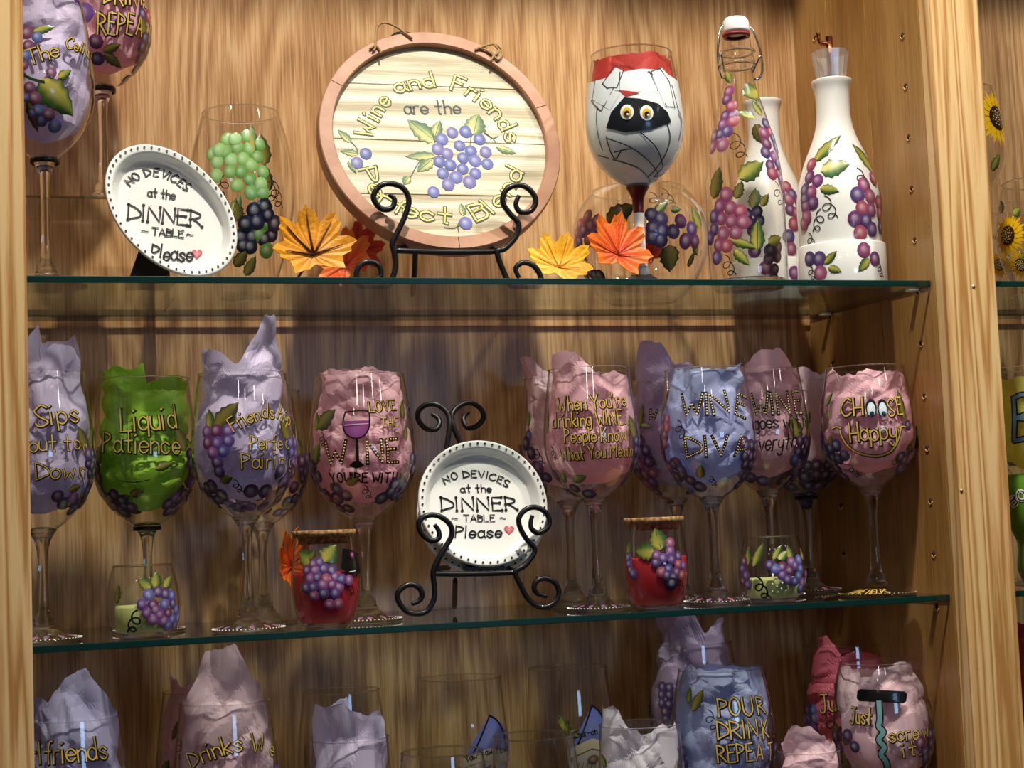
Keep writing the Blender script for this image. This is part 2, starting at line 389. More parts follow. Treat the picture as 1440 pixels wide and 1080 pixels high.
    def text(s, st, path, h, style='gold', w=None, slant=0, jit=.04):
        """brush lettering along a pixel baseline path; h = capital height px"""
        path = [Vector((p[0], p[1])) for p in path]; seg = [(path[i+1]-path[i]).length for i in range(len(path)-1)]; tot = sum(seg)
        def at(d):
            for i, L in enumerate(seg):
                if d <= L or i == len(seg)-1: return path[i]+(path[i+1]-path[i])*(d/L), (path[i+1]-path[i]).normalized()
                d -= L
        adv = [(GLY[c][0]+1.6) if c in GLY else 3.2 for c in st]; T = sum(adv)-1.6; x = 0
        ux = tot/T; un = h/7.0; w = w or max(1.1, h*.085)
        for c, ad in zip(st, adv):
            if c in GLY:
                gw, strokes = GLY[c]; mid = (x+gw/2)*ux; P, D = at(min(max(mid, 0), tot)); A = s.s.loc(P.x, P.y); Bq = s.s.loc(P.x+D.x*2, P.y+D.y*2)
                # direction of the baseline on the surface
                if isinstance(s.s, Plane): dx, dy = Bq[0]-A[0], Bq[1]-A[1]
                else: dx, dy = D.x, -D.y
                l = math.hypot(dx, dy); dx, dy = dx/l, dy/l; jj = s.rnd.uniform(-jit, jit)*h
                if not isinstance(s.s, Plane):
                    # keep the true width of a letter round the curve
                    pass
                for sk in strokes:
                    pts = []
                    for gx, gy in sk:
                        X = s.m((gx-gw/2)*min(ux, un*1.25)+slant*(gy-2)*un); Y = s.m((gy-2)*un+jj); pts.append((X*dx-Y*dy, X*dy+Y*dx))
                    W = s.m(w)
                    if style == 'gold':
                        s.ribbon(pts, W*2.0, BLK, .0009, A); s.ribbon([(p[0]-W*.25, p[1]+W*.3) for p in pts], W*.8, GOLD, .0012, A)
                    elif style == 'sign':
                        s.ribbon(pts, W*1.9, hexc('#343a1c'), .0009, A); s.ribbon([(p[0]-W*.1, p[1]+W*.12) for p in pts], W*.85, LGOLD, .0012, A)
                    elif style == 'dots':
                        s.ribbon(pts, W*1.7, BLK, .0009, A); acc = 0; last = None
                        for i in range(len(pts)-1):
                            L = math.hypot(pts[i+1][0]-pts[i][0], pts[i+1][1]-pts[i][1]); n = max(1, round(L/(W*1.5)))
                            for k in range(n):
                                t = (k+.5)/n; q = s.s.mv(*A, pts[i][0]+(pts[i+1][0]-pts[i][0])*t, pts[i][1]+(pts[i+1][1]-pts[i][1])*t)
                                s.blob(s.t, q[0], q[1], W*.5, W*.5, GOLD, hi=WHT, off=.0011, seg=6, dome=.0004)
                    elif style == 'ends':
                        s.ribbon(pts, W, BLK, .0009, A)
                        for e in (pts[0], pts[-1]):
                            q = s.s.mv(*A, *e); s.blob(s.t, q[0], q[1], W*1.05, W*1.05, BLK, BLK, BLK, off=.0009, seg=8, dome=.0002)
                    else: s.ribbon(pts, W, BLK if style == 'black' else style, .0009, A)
            x += ad
    def heart(s, px, py, sz, col=hexc('#c8455e')):
        P = []
        for i in range(20):
            t = 2*math.pi*i/20; P.append((px+sz/34*16*math.sin(t)**3*1.0, py-sz/34*(13*math.cos(t)-5*math.cos(2*t)-2*math.cos(3*t)-math.cos(4*t))))
        s.poly(P, col, .0006, mixc(col, WHT, .35))
    def done(s, parent, mat=None):
        mat = mat or M['paint']
        s.l.build('painted_leaves', mat, parent, kind='stuff'); s.g.build('painted_grapes', mat, parent, kind='stuff'); s.t.build('painted_lettering', mat, parent, kind='stuff')

# brush alphabet: width, strokes as digit pairs on a 0-9 grid (baseline 2, capitals to 9, small letters to 6); ~ = curved
_G = """A 6|02 39 62|14 54
B 5|02 09|~09 48 57 46 06|~06 46 54 53 42 02
C 6|~68 49 28 06 04 22 42 63
D 6|02 09|~09 38 66 64 33 02
E 5|59 09 02 52|06 46
F 5|59 09 02|06 46
G 6|~68 49 18 05 13 42 64|64 45
H 5|02 09|59 52|05 55
I 1|02 09
J 5|19 69|~49 44 32 12 03
K 5|02 09|59 05|15 52
L 5|09 02 52
M 7|02 09 35 79 72
N 6|02 09 62 69
O 6|~39 18 05 13 32 53 65 58 39
P 5|02 09|~09 48 57 46 05
R 6|02 09|~09 48 57 46 05|25 62
S 5|~58 39 18 07 25 44 53 32 12 03
T 6|09 69|39 32
U 6|~09 04 22 42 64 69
V 6|09 32 69
W 8|09 22 46 62 89
Y 6|09 35 69|35 32
a 4|~45 26 05 03 22 43|46 43 52
b 4|09 02|~05 26 45 43 22 03
c 4|~45 26 05 03 22 43
d 4|49 42|~45 26 05 03 22 43
e 4|~04 44 45 26 05 03 22 43
f 3|~49 39 27 22|06 36
g 4|~45 26 05 03 22 43|~46 41 20 01
h 4|09 02|~05 26 45 42
i 1|06 02|08 08
k 4|09 02|46 04|14 42
l 1|09 02
m 7|06 02|~05 26 35 32|~35 56 75 72
n 4|06 02|~05 26 45 42
o 4|~26 05 03 22 43 45 26
p 4|06 00|~05 26 45 43 22 03
q 4|46 40|~45 26 05 03 22 43
r 3|06 02|~05 16 36
s 4|~45 26 05 24 43 22 03
t 4|29 22 32|06 46
u 4|~06 03 22 43 46|46 42
v 4|06 22 46
w 6|06 12 35 52 66
x 4|06 42|46 02
y 4|~06 04 23 44 46|~46 41 20 01
. 1|02 02
! 1|09 05|02 02
' 1|09 07
- 4|05 45
~ 5|~05 16 35 55"""
GLY = {}
for ln in _G.split('\n'):
    ch = ln[0]; parts = ln[2:].split('|'); st = []
    for p in parts[1:]:
        cv = p.startswith('~'); q = [(int(a[0]), int(a[1])) for a in p.lstrip('~').split()]
        if len(q) == 2 and q[0] == q[1]: q = [(q[0][0]-.2, q[0][1]), (q[0][0]+.35, q[0][1]+.3)]
        if cv: q = [(v.x, v.y) for v in smooth_pts([(a, b, 0) for a, b in q], 4)]
        else:
            r = []
            for i in range(len(q)-1): r += [q[i], ((q[i][0]+q[i+1][0])/2+.08, (q[i][1]+q[i+1][1])/2)]
            q = r+[q[-1]]
        st.append(q)
    GLY[ch] = (int(parts[0]), st)

# ---------------------------------------------------------------- cabinet
Z1, Z2, Z3 = .3086, 0.0, -.2960
W_, SY, DY = .86, .027, .283; BACK = .290; XL = -.04; ST = .0563
TOP, BOT = 1.0, -.66; XR2 = 1.75
def struct(name, mb, mat, parent=None, **k):
    o = mb.build(name, mat, parent, smooth=False, **k); o['kind'] = 'structure'; return o
struct('wall_back', MB().box((XL-.02, BACK, BOT), (XR2, BACK+.012, TOP)), M['back'])
struct('wall_left', MB().box((XL-.02, .0205, BOT), (XL, BACK-.0005, TOP)), M['side'])
wr = struct('wall_right', MB().box((W_+.006, .0205, BOT), (W_+ST-.006, BACK-.0005, TOP)), M['side2'])
for i, (a, b) in enumerate(((.0205, .1255), (.1262, .2095), (.2102, BACK-.0008))):
    MB().box((W_, a, BOT+.001), (W_+.0058, b, TOP-.001)).build('plank', M['side' if i != 1 else 'side2'], wr, smooth=False, bevel=.0006)
struct('trim_1', MB().box((-.0563, 0, BOT), (0, .0195, TOP)), M['stile'], bevel=.0015)
tr = struct('trim_2', MB().box((W_, 0, BOT), (W_+ST, .0195, TOP)), M['stile'], bevel=.0015)
struct('ceiling', MB().box((XL-.0199, .0005, TOP+.0005), (XR2, BACK+.012, TOP+.03)), M['side'])
struct('floor', MB().box((-3, -5.0, -1.25), (4, 1.0, -1.22)), pmat('shop_floor', hexc('#5c4a3c'), .6, var=(6.0, hexc('#4a3a2e'))))
struct('baseboard_front', MB().box((XL-.0199, .0005, -1.219), (XR2, BACK+.012, BOT-.0005)), M['side2'])
# peg holes in the right wall, nails in the stile
def hole(parent, X, y, z, r=.0032):
    b = MB(); n = 12; f = lambda a, bb, c: Vector((X-.0004-c, y+a, z+bb))
    b.lathe([(r, 0), (r*.9, -.0003), (.0005, -.0006)], 0, 0, n, frame=lambda a, bb, c: f(a, bb, c)); h = b.build('peg_hole', M['hole'], parent)
    c = MB(); pts = [f(r*1.02*math.cos(t), r*1.02*math.sin(t), .0) for t in [rad(d) for d in range(190, 351, 20)]]; c.tube(pts, .0007, 5); c.build('chipped_edge', M['chip'], h)
for k in range(-7, 9): hole(wr, W_, .0515, .3535+.0524*k-(.0524*0))
for k in range(-7, 9): hole(wr, W_, .238, .353+.0524*k)
for (px, py) in ((1369, 403), (1352, 690)):
    p = at_y(px, py, 0); MB().lathe([(.0004, 0), (.0016, 0), (.0018, .0008)], 0, 0, 10, frame=lambda a, bb, c: Vector((p.x+a, -.0008+c, p.z+bb))).build('nail_head', M['nail'], tr)
# glass shelves: clear pane with green polished edge, on metal pins
def shelf(x0, x1, z, label, group='green edged glass shelves'):
    T = .0058; t = thing('glass_shelf', ((x0+x1)/2, (SY+DY)/2, z-T), label, 'shelf', group)
    MB().box((x0+.001, SY+.001, z-T), (x1-.001, DY-.001, z)).build('pane', M['shelf'], t, smooth=False)
    MB().box((x0, SY-.0006, z-T), (x1, SY+.0009, z)).build('front_edge', M['shelf_edge'], t, smooth=False, bevel=.0005)
    MB().box((x0, DY-.0009, z-T), (x1, DY, z)).build('back_edge', M['shelf_edge'], t, smooth=False)
    for xx in (x0, x1-.0009): MB().box((xx, SY+.001, z-T), (xx+.0009, DY-.001, z)).build('side_edge', M['shelf_edge'], t, smooth=False)
    for xx, s in ((x0, 1), (x1, -1)):
        for yy in (.0515, .238):
            MB().box((min(xx, xx+s*.012), yy-.004, z-T-.0022), (max(xx, xx+s*.012), yy+.004, z-T-.0002)).build('shelf_pin', M['nail'], t, smooth=False, bevel=.0006)
shelf(XL+.0005, W_-.0005, Z1, 'clear glass shelf with green edge, holding the round wine and friends sign')
shelf(XL+.0005, W_-.0005, Z2, 'clear glass shelf with green edge, holding the row of tissue filled wine glasses')
shelf(XL+.0005, W_-.0005, Z3, 'lowest clear glass shelf, under the gnome glasses')
shelf(W_+ST+.0005, XR2, Z1, 'glass shelf in the right bay under the sunflower glasses')
shelf(W_+ST+.0005, XR2, Z2, 'glass shelf in the right bay under the yellow and green tissue glasses')
shelf(W_+ST+.0005, XR2, Z3, 'lowest glass shelf in the right bay')

# ---------------------------------------------------------------- wine glasses
def bowl_prof(h, hb, rb, rr):
    """outer profile of bowl from stem joint (z = h-hb) to rim"""
    z0 = h-hb; P = [(0, .10), (.025, .24), (.06, .40), (.11, .57), (.18, .745), (.26, .875), (.34, .955), (.43, .995), (.50, 1.0), (.60, .985), (.72, .95), (.86, .895), (1.0, rr/rb)]
    if rr/rb > .86: P[-2] = (.86, (.95+rr/rb)/2-.005)
    sm = smooth_pts([(r, t, 0) for t, r in P], 3)
    return [(v.x*rb, z0+v.y*hb) for v in sm]
def place(ub, Y, Z):
    lo, hi = -1.0, 2.5
    for _ in range(50):
        m = (lo+hi)/2
        if proj((m, Y, Z))[0] < ub: lo = m
        else: hi = m
    return lo
def wine_glass(name, label, X, Y, Z, h=.229, hb=.132, rb=.0475, rr=.0395, rf=.033, band=False, footpaint=None, group='painted stemmed wine glasses', spiral=False, bowlmat=None, stemmat=None):
    t = thing(name, (X, Y, Z), label, 'glass', group); prof = bowl_prof(h, hb, rb, rr)
    inner = [(max(r-.0011, .0008), z+(.0008 if i else .002)) for i, (r, z) in enumerate(prof)]
    b = MB(); b.lathe([(r, Z+z) for r, z in prof], X, Y, 56, close=False); b.build('bowl', bowlmat or M['glass'], t)
    lip = MB(); lip.tube([(X+prof[-1][0]*math.sin(a), Y-prof[-1][0]*math.cos(a), Z+prof[-1][1]) for a in [2*math.pi*i/56 for i in range(57)]], .0007, 6, cap=False); lip.build('rim', M['sglass'], t)
    hs = h-hb
    st = [(rf*.55, .0062), (.0115, .011), (.0085, .0165), (.0088, .019), (.0062, .0225), (.0052, .030), (.0043, .045), (.0040, .058), (.0043, hs-.022), (.0052, hs-.012), (.0072, hs-.005), (.0105, hs+.0008), (.0125, hs+.0035), (.008, hs+.006), (.0006, hs+.007)]
    s_ = MB(); s_.lathe([(r, Z+z) for r, z in st if z >= .011], X, Y, 28); s_.build('stem', stemmat or M['sglass'], t)
    f_ = MB(); f_.lathe([(.0008, Z+.0012), (rf*.6, Z+.0012), (rf-.0015, Z+.0004), (rf, Z+.0012), (rf*.98, Z+.0022), (rf*.72, Z+.0042), (rf*.5, Z+.0066), (.0118, Z+.0106), (.0008, Z+.0109)], X, Y, 44); f_.build('foot', M['sglass'], t)
    if band:
        q = MB(); q.lathe([(.0112, Z+hs-.0015), (.0128, Z+hs-.0015), (.0130, Z+hs+.0022), (.0118, Z+hs+.0024)], X, Y, 28, close=False); q.build('black_band', M['black'], t)
    if footpaint:
        fl = Lathe(X, Y, Z, [(rf, .0012), (rf*.98, .0024), (rf*.72, .0046), (rf*.5, .0070), (.012, .0110)]); g = MB(); rn = random.Random(int(X*999))
        pal = footpaint if isinstance(footpaint, list) else PLUM
        for k in range(14):                                   # petals round the foot
            a = fl.a0+rad(-100+k*27+rn.uniform(-5, 5)); c = rn.choice(pal); n = len(g.v); rA, rB = rf*.6, rf*.93
            for (r, da, zz) in ((rA, 0, .0062), (rf*.76, -.11, .0050), (rB, -.03, .0032), (rf*.76, .11, .0050)):
                g.vert((X+r*math.sin(a+da), Y-r*math.cos(a+da), Z+zz), mixc(c, WHT, .2 if da < 0 else 0))
            g.face(n, n+1, n+2, n+3)
        for k in range(54):                                   # dots on the edge
            a = 2*math.pi*k/54; n = len(g.v); cc = (X+rf*.965*math.sin(a), Y-rf*.965*math.cos(a), Z+.0034)
            for i in range(6): g.vert((cc[0]+.0007*math.cos(i*1.047), cc[1]+.0007*math.sin(i*1.047), cc[2]-(.0005 if i in (4, 5) else 0)), WHT)
            g.face(*range(n, n+6))
        g.build('foot_painting', M['paint'], t, kind='stuff')
    L = Lathe(X, Y, Z, prof); L.h, L.hb, L.rb, L.rr, L.t, L.zlo = h, hb, rb, rr, t, h-hb
    return L
def tissue(L, color, label, flaps, top=0.004, low=.018, seed=1, tight=.985, amp=.42):
    """crumpled sheet of tissue paper standing in a bowl; flaps = (angle from the camera side deg, width deg, height m, lean)"""
    X, Y, Z = L.x, L.y, L.z; b = MB(); nt, nz = 92, 54; flaps = [(a_, w_*1.4, h_, l_) for a_, w_, h_, l_ in flaps]; cutf = {}; rn = random.Random(seed); z0 = L.zlo+low; zr = L.h
    o = Vector((seed*3.7, seed*1.9, seed*.77))
    D = []
    for f, am in ((15, .5), (22, .42), (34, .3), (50, .2), (85, .08)):
        for _ in range(2 if f < 60 else 1):
            v = Vector((rn.gauss(0, 1), rn.gauss(0, 1), rn.gauss(0, .8))).normalized(); D.append((v*f, rn.random(), am))
    def crumple(p):
        q = p+noise.noise_vector(p*14+o)*.012; s_ = 0
        for v, ph, am in D:
            x = (q.dot(v)+ph) % 1.0; x = abs(2*x-1); s_ += am*(x if am > .2 else x*x)
        return s_/2.9
    top_h = []
    for i in range(nt):
        a = 360*i/nt-180; hh = top
        for fa, fw, fh, ln in flaps:
            d = abs((a-fa+180) % 360-180)/fw
            if d < 1: hh = max(hh, top+fh*min(1, (1-d)*cutf.setdefault(fa, rn.uniform(1.15, 1.9)))+.0035*(a-fa)/fw*(1 if int(fa) % 2 else -1))
        hh += .006*(noise.noise(Vector((math.cos(rad(a))*2, math.sin(rad(a))*2, seed)))) + .0022*noise.noise(Vector((math.cos(rad(a))*7, math.sin(rad(a))*7, seed+5)))
        top_h.append(zr+hh)
    for k in range(nz+1):
        t = k/nz
        for i in range(nt):
            a = 360*i/nt-180; A = L.a0+rad(a); z = z0+(top_h[i]-z0)*t
            R = (L.R(min(z, zr))-.0022)*tight
            if z > zr:
                ln = 0
                for fa, fw, fh, l in flaps:
                    d = abs((a-fa+180) % 360-180)/fw
                    if d < 1: ln = max(ln, l*(1-d)) if l > 0 else min(ln, l*(1-d))
                R = (L.rr-.0026)*tight+ln*(z-zr)
            R *= min(1, math.sqrt(max(0, t*9+.02))) if t < .11 else 1
            p = Vector((R*math.sin(A), -R*math.cos(A), z))
            disp = amp*1.9*max(-.05, crumple(p)-.40)
            if z > zr: disp *= max(.45, 1-(z-zr)*14)
            R2 = R*(1-min(disp, .55)); tw = .16*(crumple(p*1.3+Vector((1, 2, 3)))-.45)
            zz = z+(.003*noise.noise(p*45+o) if 0 < k < nz else 0)
            R2 = min(R2, R*1.005)
            b.vert((X+R2*math.sin(A+tw*.5), Y-R2*math.cos(A+tw*.5), Z+zz))
    for k in range(nz):
        for i in range(nt):
            j = (i+1) % nt; q = (k*nt+i, k*nt+j, (k+1)*nt+j, (k+1)*nt+i)
            if (i+k) % 2: b.face(q[0], q[1], q[2]); b.face(q[0], q[2], q[3])
            else: b.face(q[0], q[1], q[3]); b.face(q[1], q[2], q[3])
    b.face(*[i for i in range(nt-1, -1, -1)])
    # world coords -> object at its own base
    loc = Vector((X, Y, Z+z0)); b.v = [tuple(Vector(v)-loc) for v in b.v]
    ob = b.build('tissue_paper', M['t_'+color], None, smooth=False); ob.location = loc
    return tag(ob, label, 'tissue paper', 'tissue paper stuffed in the glasses')
def sidegrapes(p, L, pal=GRAPE, r=8.6, sides=(-78, 78), z=.55, leafs=True, w=50, h=74):
    """bunch of grapes towards each side of a bowl"""
    for s_ in sides:
        zz = L.zlo+L.hb*z; a = L.a0+rad(s_)
        if leafs:
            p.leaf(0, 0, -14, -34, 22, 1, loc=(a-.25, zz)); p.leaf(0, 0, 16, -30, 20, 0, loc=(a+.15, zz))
        p.cluster(0, 0, w, h, r, pal, loc=(a, zz+.004))
def bottomrow(p, L, pal=DARKG, angs=(-50, -25, 30, 55), r=9.5, z=.2):
    for a in range(44, 318, 13):                          # wreath of dark grapes and leaves round the lower bowl, open at the front
        A = L.a0+rad(a+p.rnd.uniform(-3, 3)); zz = L.zlo+L.hb*p.rnd.uniform(.17, .50)
        if p.rnd.random() < .3: p.leaf(0, 0, p.rnd.uniform(-18, 18), p.rnd.choice((-20, 14)), 13, 1, loc=(A, zz))
        p.grape(0, 0, r, p.rnd.choice((pal, GRAPE)), (A, zz)); p.grape(0, 0, r*.9, pal, (A+.16, zz-.010))
    for k, a in enumerate(angs):
        A = L.a0+rad(a); zz = L.zlo+L.hb*(z+.03*(k % 2)); p.grape(0, 0, r, pal, (A, zz)); p.grape(0, 0, r, pal, (A+.18, zz-.006))
        p.leaf(0, 0, 20, -8, 13, 1, loc=(A+.25, zz+.004))

# ---- middle shelf
X = place(62, .09, Z2)
L = wine_glass('wine_glass', "stemmed wine glass lettered Sips, at the far left of the middle shelf", X, .09, Z2, .232, .140, .0455, .0385, footpaint=True)
p = Paint(L, 3); p.text('Sips', [(52, 600), (112, 594)], 29); p.text("'bout to", [(24, 636), (113, 633)], 22); p.text('go', [(116, 636), (130, 636)], 18); p.text('Down', [(52, 675), (120, 672)], 24)
sidegrapes(p, L, DARKG, sides=(70, 115), z=.5); bottomrow(p, L, angs=(-60, 20, 45, 75)); p.done(L.t)
tissue(L, 'lav', 'lavender tissue paper in the Sips glass', [(35, 30, .018, .1), (150, 50, .028, .1), (-60, 60, .012, .1)], seed=2)

X = place(210, .15, Z2)
L = wine_glass('wine_glass', "stemmed wine glass lettered Liquid Patience, filled with green tissue", X, .15, Z2, .231, .137, .0475, .0415, band=True, footpaint=True)
p = Paint(L, 4); p.text('Liquid', [(171, 607), (249, 602)], 32); p.text('Patience', [(144, 637), (253, 638)], 28)
sidegrapes(p, L, sides=(62,), z=.50, w=40, h=60); sidegrapes(p, L, DARKG, sides=(-75,), z=.42); bottomrow(p, L, angs=(-55, -35, 35, 50, 65), z=.16); p.leaf(218, 660, 246, 650, 12); p.line([(170, 676), (190, 679), (210, 676)], 1.2); p.done(L.t)
tissue(L, 'green', 'bright green tissue paper in the Liquid Patience glass', [(-150, 60, .026, .5), (-95, 45, .02, .7), (150, 50, .016, 0)], top=-.012, seed=5, low=.016)

X = place(350, .075, Z2)
L = wine_glass('wine_glass', "stemmed wine glass lettered Friendship and Perfect Pairing", X, .075, Z2, .228, .131, .0465, .0388, footpaint=True)
p = Paint(L, 6); p.text('Friendship and', [(330, 608), (350, 596), (372, 588), (391, 590), (409, 601), (422, 612), (432, 624)], 20, w=2); p.text('Perfect', [(353, 633), (417, 632)], 20); p.text('Pairing!', [(341, 660), (418, 657)], 22, 'gold')
p.leaf(303, 602, 335, 568, 26, 1); p.leaf(296, 604, 292, 575, 16, 0); p.cluster(306, 598, 52, 80, 9, GRAPE); p.grape(353, 690, 11, DARKG); p.grape(373, 690, 11, DARKG); p.grape(390, 706, 9, DARKG)
sidegrapes(p, L, GRAPE, sides=(72,), z=.52); bottomrow(p, L, angs=(-70, -45, 60)); p.curl(330, 678, 14); p.curl(345, 712, 10, -1); p.done(L.t)
tissue(L, 'lav', 'pale lavender tissue paper with a tall peak in the Friendship glass', [(-50, 42, .02, .1), (44, 36, .048, .05), (-130, 40, .012, 0)], seed=8, top=.0)

X = place(372, .2, Z2)
L = wine_glass('wine_glass', "clear stemmed wine glass behind the Friendship and Perfect Pairing glass", X, .2, Z2, .222, .131, .0465, .0395)
p = Paint(L, 7); sidegrapes(p, L, DARKG, sides=(70, -70), z=.5); bottomrow(p, L, angs=()); p.done(L.t)

X = place(517, .12, Z2)
L = wine_glass('wine_glass', "stemmed wine glass lettered Love the wine you're with", X, .12, Z2, .229, .137, .0495, .0415, footpaint=True)
p = Paint(L, 9); p.text('LOVE', [(520, 580), (557, 577)], 14, w=2); p.text('THE', [(536, 600), (561, 600)], 12, w=1.6)
p.text('W', [(457, 652), (489, 652)], 32, 'dots', w=3); p.text('NE', [(517, 652), (561, 650)], 32, 'dots', w=3); p.text("YOU'RE WITH", [(466, 678), (556, 678)], 14, 'black', w=2.4)
cup = [(486, 580), (483, 592), (484, 604), (490, 613), (501, 617), (512, 613), (518, 603), (519, 591), (515, 579)]
p.poly([(484, 592)]+cup[2:8], hexc('#7b3a78'), .0006, hexc('#93508c')); p.line(cup+[cup[0]], 2.2, off=.0011); p.line([(502, 617), (502, 650)], 4, sm=False); p.poly([(491, 655), (498, 648), (506, 648), (513, 655), (502, 659)], BLK, .001)
p.line([(486, 598), (517, 597)], 1.2, hexc('#d9a8c8'), .0012)
p.leaf(448, 603, 478, 578, 24, 1); p.leaf(446, 606, 443, 580, 14, 0); p.curl(452, 612, 15); p.curl(512, 686, 15)
sidegrapes(p, L, DARKG, sides=(-72,), z=.40, w=34, h=44); p.grape(0, 0, 10, DARKG, L.loc(537, 700)); p.grape(0, 0, 10, DARKG, L.loc(549, 692)); p.leaf(566, 590, 572, 560, 11, 1); p.leaf(570, 620, 574, 596, 10, 1); p.curl(570, 650, 12); bottomrow(p, L, angs=(-60, -35)); p.done(L.t)
tissue(L, 'pink', "pink tissue paper in the Love the wine glass", [(-20, 40, .005, 0), (40, 30, .002, 0)], top=.0, seed=11)

X = place(842, .1, Z2)
L = wine_glass('wine_glass', "stemmed wine glass lettered When you're drinking wine people know what you mean", X, .1, Z2, .231, .128, .0460, .0388, footpaint=True, rf=.031)
p = Paint(L, 12); p.text("When You're", [(785, 580), (881, 571)], 20, w=2); p.text('drinking WINE...', [(778, 602), (888, 596)], 20, w=1.9); p.text('People Know', [(795, 623), (881, 620)], 19, w=1.9); p.text('What You Mean', [(790, 648), (889, 641)], 18, w=1.9)
p.curl(776, 632, 14); p.leaf(793, 678, 808, 661, 13, 0); p.leaf(806, 677, 830, 668, 13, 0); p.grape(782, 668, 9, GRAPE); p.grape(767, 672, 10, GRAPE); p.grape(808, 686, 9, DARKG); p.grape(828, 694, 10, DARKG); p.grape(787, 694, 10, DARKG)
p.leaf(770, 610, 771, 575, 10, 0); sidegrapes(p, L, DARKG, sides=(80,), z=.45); p.done(L.t)
tissue(L, 'pink', "pink tissue paper with a folded corner in the drinking wine glass", [(-45, 40, .022, .1), (20, 25, -.02, 0)], top=-.008, seed=13)

X = place(806, .205, Z2)
L = wine_glass('wine_glass', "stemmed wine glass with pink tissue behind the drinking wine glass", X, .205, Z2, .232, .130, .0475, .0405)
p = Paint(L, 14); p.leaf(743, 600, 744, 578, 9, 0); p.grape(744, 612, 7, BLUEG); p.curl(754, 636, 16); sidegrapes(p, L, GRAPE, sides=(-52,), z=.32, leafs=False, w=40, h=40); bottomrow(p, L, angs=()); p.done(L.t)
tissue(L, 'palepink', "dusty pink tissue paper behind the drinking wine glass", [(-70, 35, .018, .4), (-20, 30, .0, 0)], seed=15)

X = place(955, .21, Z2)
L = wine_glass('wine_glass', "stemmed wine glass with lavender tissue behind the wine diva glass", X, .205, Z2, .229, .128, .0475, .0405, footpaint=True)
p = Paint(L, 16); p.leaf(899, 604, 905, 568, 11, 0); p.leaf(902, 598, 920, 602, 8, 2); p.curl(912, 640, 14); sidegrapes(p, L, PLUM, sides=(-50,), z=.34, leafs=False); p.text('W', [(912, 590), (922, 592)], 14, 'dots', w=2.4); bottomrow(p, L, angs=()); p.done(L.t)
tissue(L, 'mauve', "lavender tissue paper with a pointed peak behind the wine diva glass", [(-35, 34, .032, .0), (30, 30, .012, 0)], seed=17)

X = place(1008, .105, Z2)
L = wine_glass('wine_glass', "stemmed wine glass lettered Wine Diva in dotted gold", X, .105, Z2, .230, .131, .0470, .0400, footpaint=True)
p = Paint(L, 18); p.text('WINE', [(958, 584), (1000, 584), (1025, 580), (1050, 588)], 31, 'dots', w=2.6); p.text('DIVA', [(966, 643), (1052, 640)], 29, 'dots', w=2.6)
p.leaf(932, 578, 948, 551, 14, 1); p.cluster(936, 582, 24, 55, 7.5, PLUM); p.curl(953, 596, 20); p.grape(952, 652, 10, PLUM); p.leaf(985, 672, 990, 650, 13, 0); p.grape(984, 684, 10, NAVY); p.curl(999, 672, 12)
sidegrapes(p, L, DARKG, sides=(62, 85), z=.42, leafs=False); bottomrow(p, L, angs=()); p.done(L.t)
tissue(L, 'blue', "light blue tissue paper in the wine diva glass", [(45, 30, .004, 0), (-30, 40, -.001, 0)], top=-.002, seed=19)

X = place(1088, .155, Z2)
L = wine_glass('wine_glass', "stemmed wine glass lettered Wine goes with everything", X, .155, Z2, .233, .128, .0450, .0375, footpaint=True)
p = Paint(L, 20); p.text('WINE', [(1059, 585), (1131, 582)], 31, 'dots', w=2.6); p.text('goes with', [(1061, 604), (1134, 601)], 20, 'black', w=2.2); p.text('everything', [(1058, 636), (1141, 628)], 24, 'black', w=2, slant=.25)
p.grape(1052, 672, 9, DARKG); p.grape(1073, 676, 10, DARKG); p.grape(1122, 655, 9, PLUM); sidegrapes(p, L, DARKG, sides=(65,), z=.42, leafs=True); bottomrow(p, L, angs=()); p.done(L.t)
tissue(L, 'pink', "pale pink tissue paper with a corner sticking up in the goes with everything glass", [(20, 34, .020, 0), (-60, 30, .003, 0)], top=.0, seed=21)

X = place(1160, .222, Z2)
L = wine_glass('wine_glass', "stemmed wine glass with pink tissue between the everything and choose happy glasses", min(X, .810), .222, Z2, .226, .125, .0450, .0385, band=True, footpaint=True)
p = Paint(L, 22); p.leaf(1128, 606, 1140, 580, 12, 2); p.leaf(1165, 668, 1148, 656, 10, 0); p.curl(1140, 668, 14); sidegrapes(p, L, DARKG, sides=(20, -50), z=.28, leafs=False); bottomrow(p, L, angs=()); p.done(L.t)
tissue(L, 'palepink', "mauve pink tissue paper left of the choose happy glass", [(0, 40, .010, 0)], seed=23)

X = place(1234, .085, Z2)
L = wine_glass('wine_glass', "stemmed wine glass lettered Choose Happy with a gold smile", X, .085, Z2, .228, .124, .0470, .0390, rf=.039, footpaint=None)
p = Paint(L, 24); p.text('CH', [(1184, 586), (1214, 585)], 24, w=2.6); p.text('SE', [(1250, 585), (1271, 584)], 24, w=2.4); p.text('Happy', [(1197, 621), (1261, 618)], 26, w=2.6)
for ex in (1225, 1241):
    a, b = L.loc(ex, 574); p.blob(p.t, a, b, p.m(7.6), p.m(13), hexc('#121820'), hexc('#121820'), hexc('#121820'), .0008, 16)
    a, b = L.loc(ex, 576); p.blob(p.t, a, b, p.m(5.6), p.m(10), hexc('#d7ecf2'), hexc('#a9d4e4'), WHT, .0016, 16); a, b = L.loc(ex+1, 582); p.blob(p.t, a, b, p.m(3), p.m(3.4), hexc('#15323c'), BLK, hexc('#15323c'), .0024, 10)
p.line([(1182, 606), (1185, 616), (1192, 628), (1205, 638), (1225, 643), (1245, 639), (1259, 628), (1267, 614), (1270, 604)], 4.6, gold=GOLD); p.line([(1171, 603), (1180, 601), (1187, 604)], 4, gold=GOLD); p.line([(1264, 602), (1270, 600), (1276, 601)], 4, gold=GOLD)
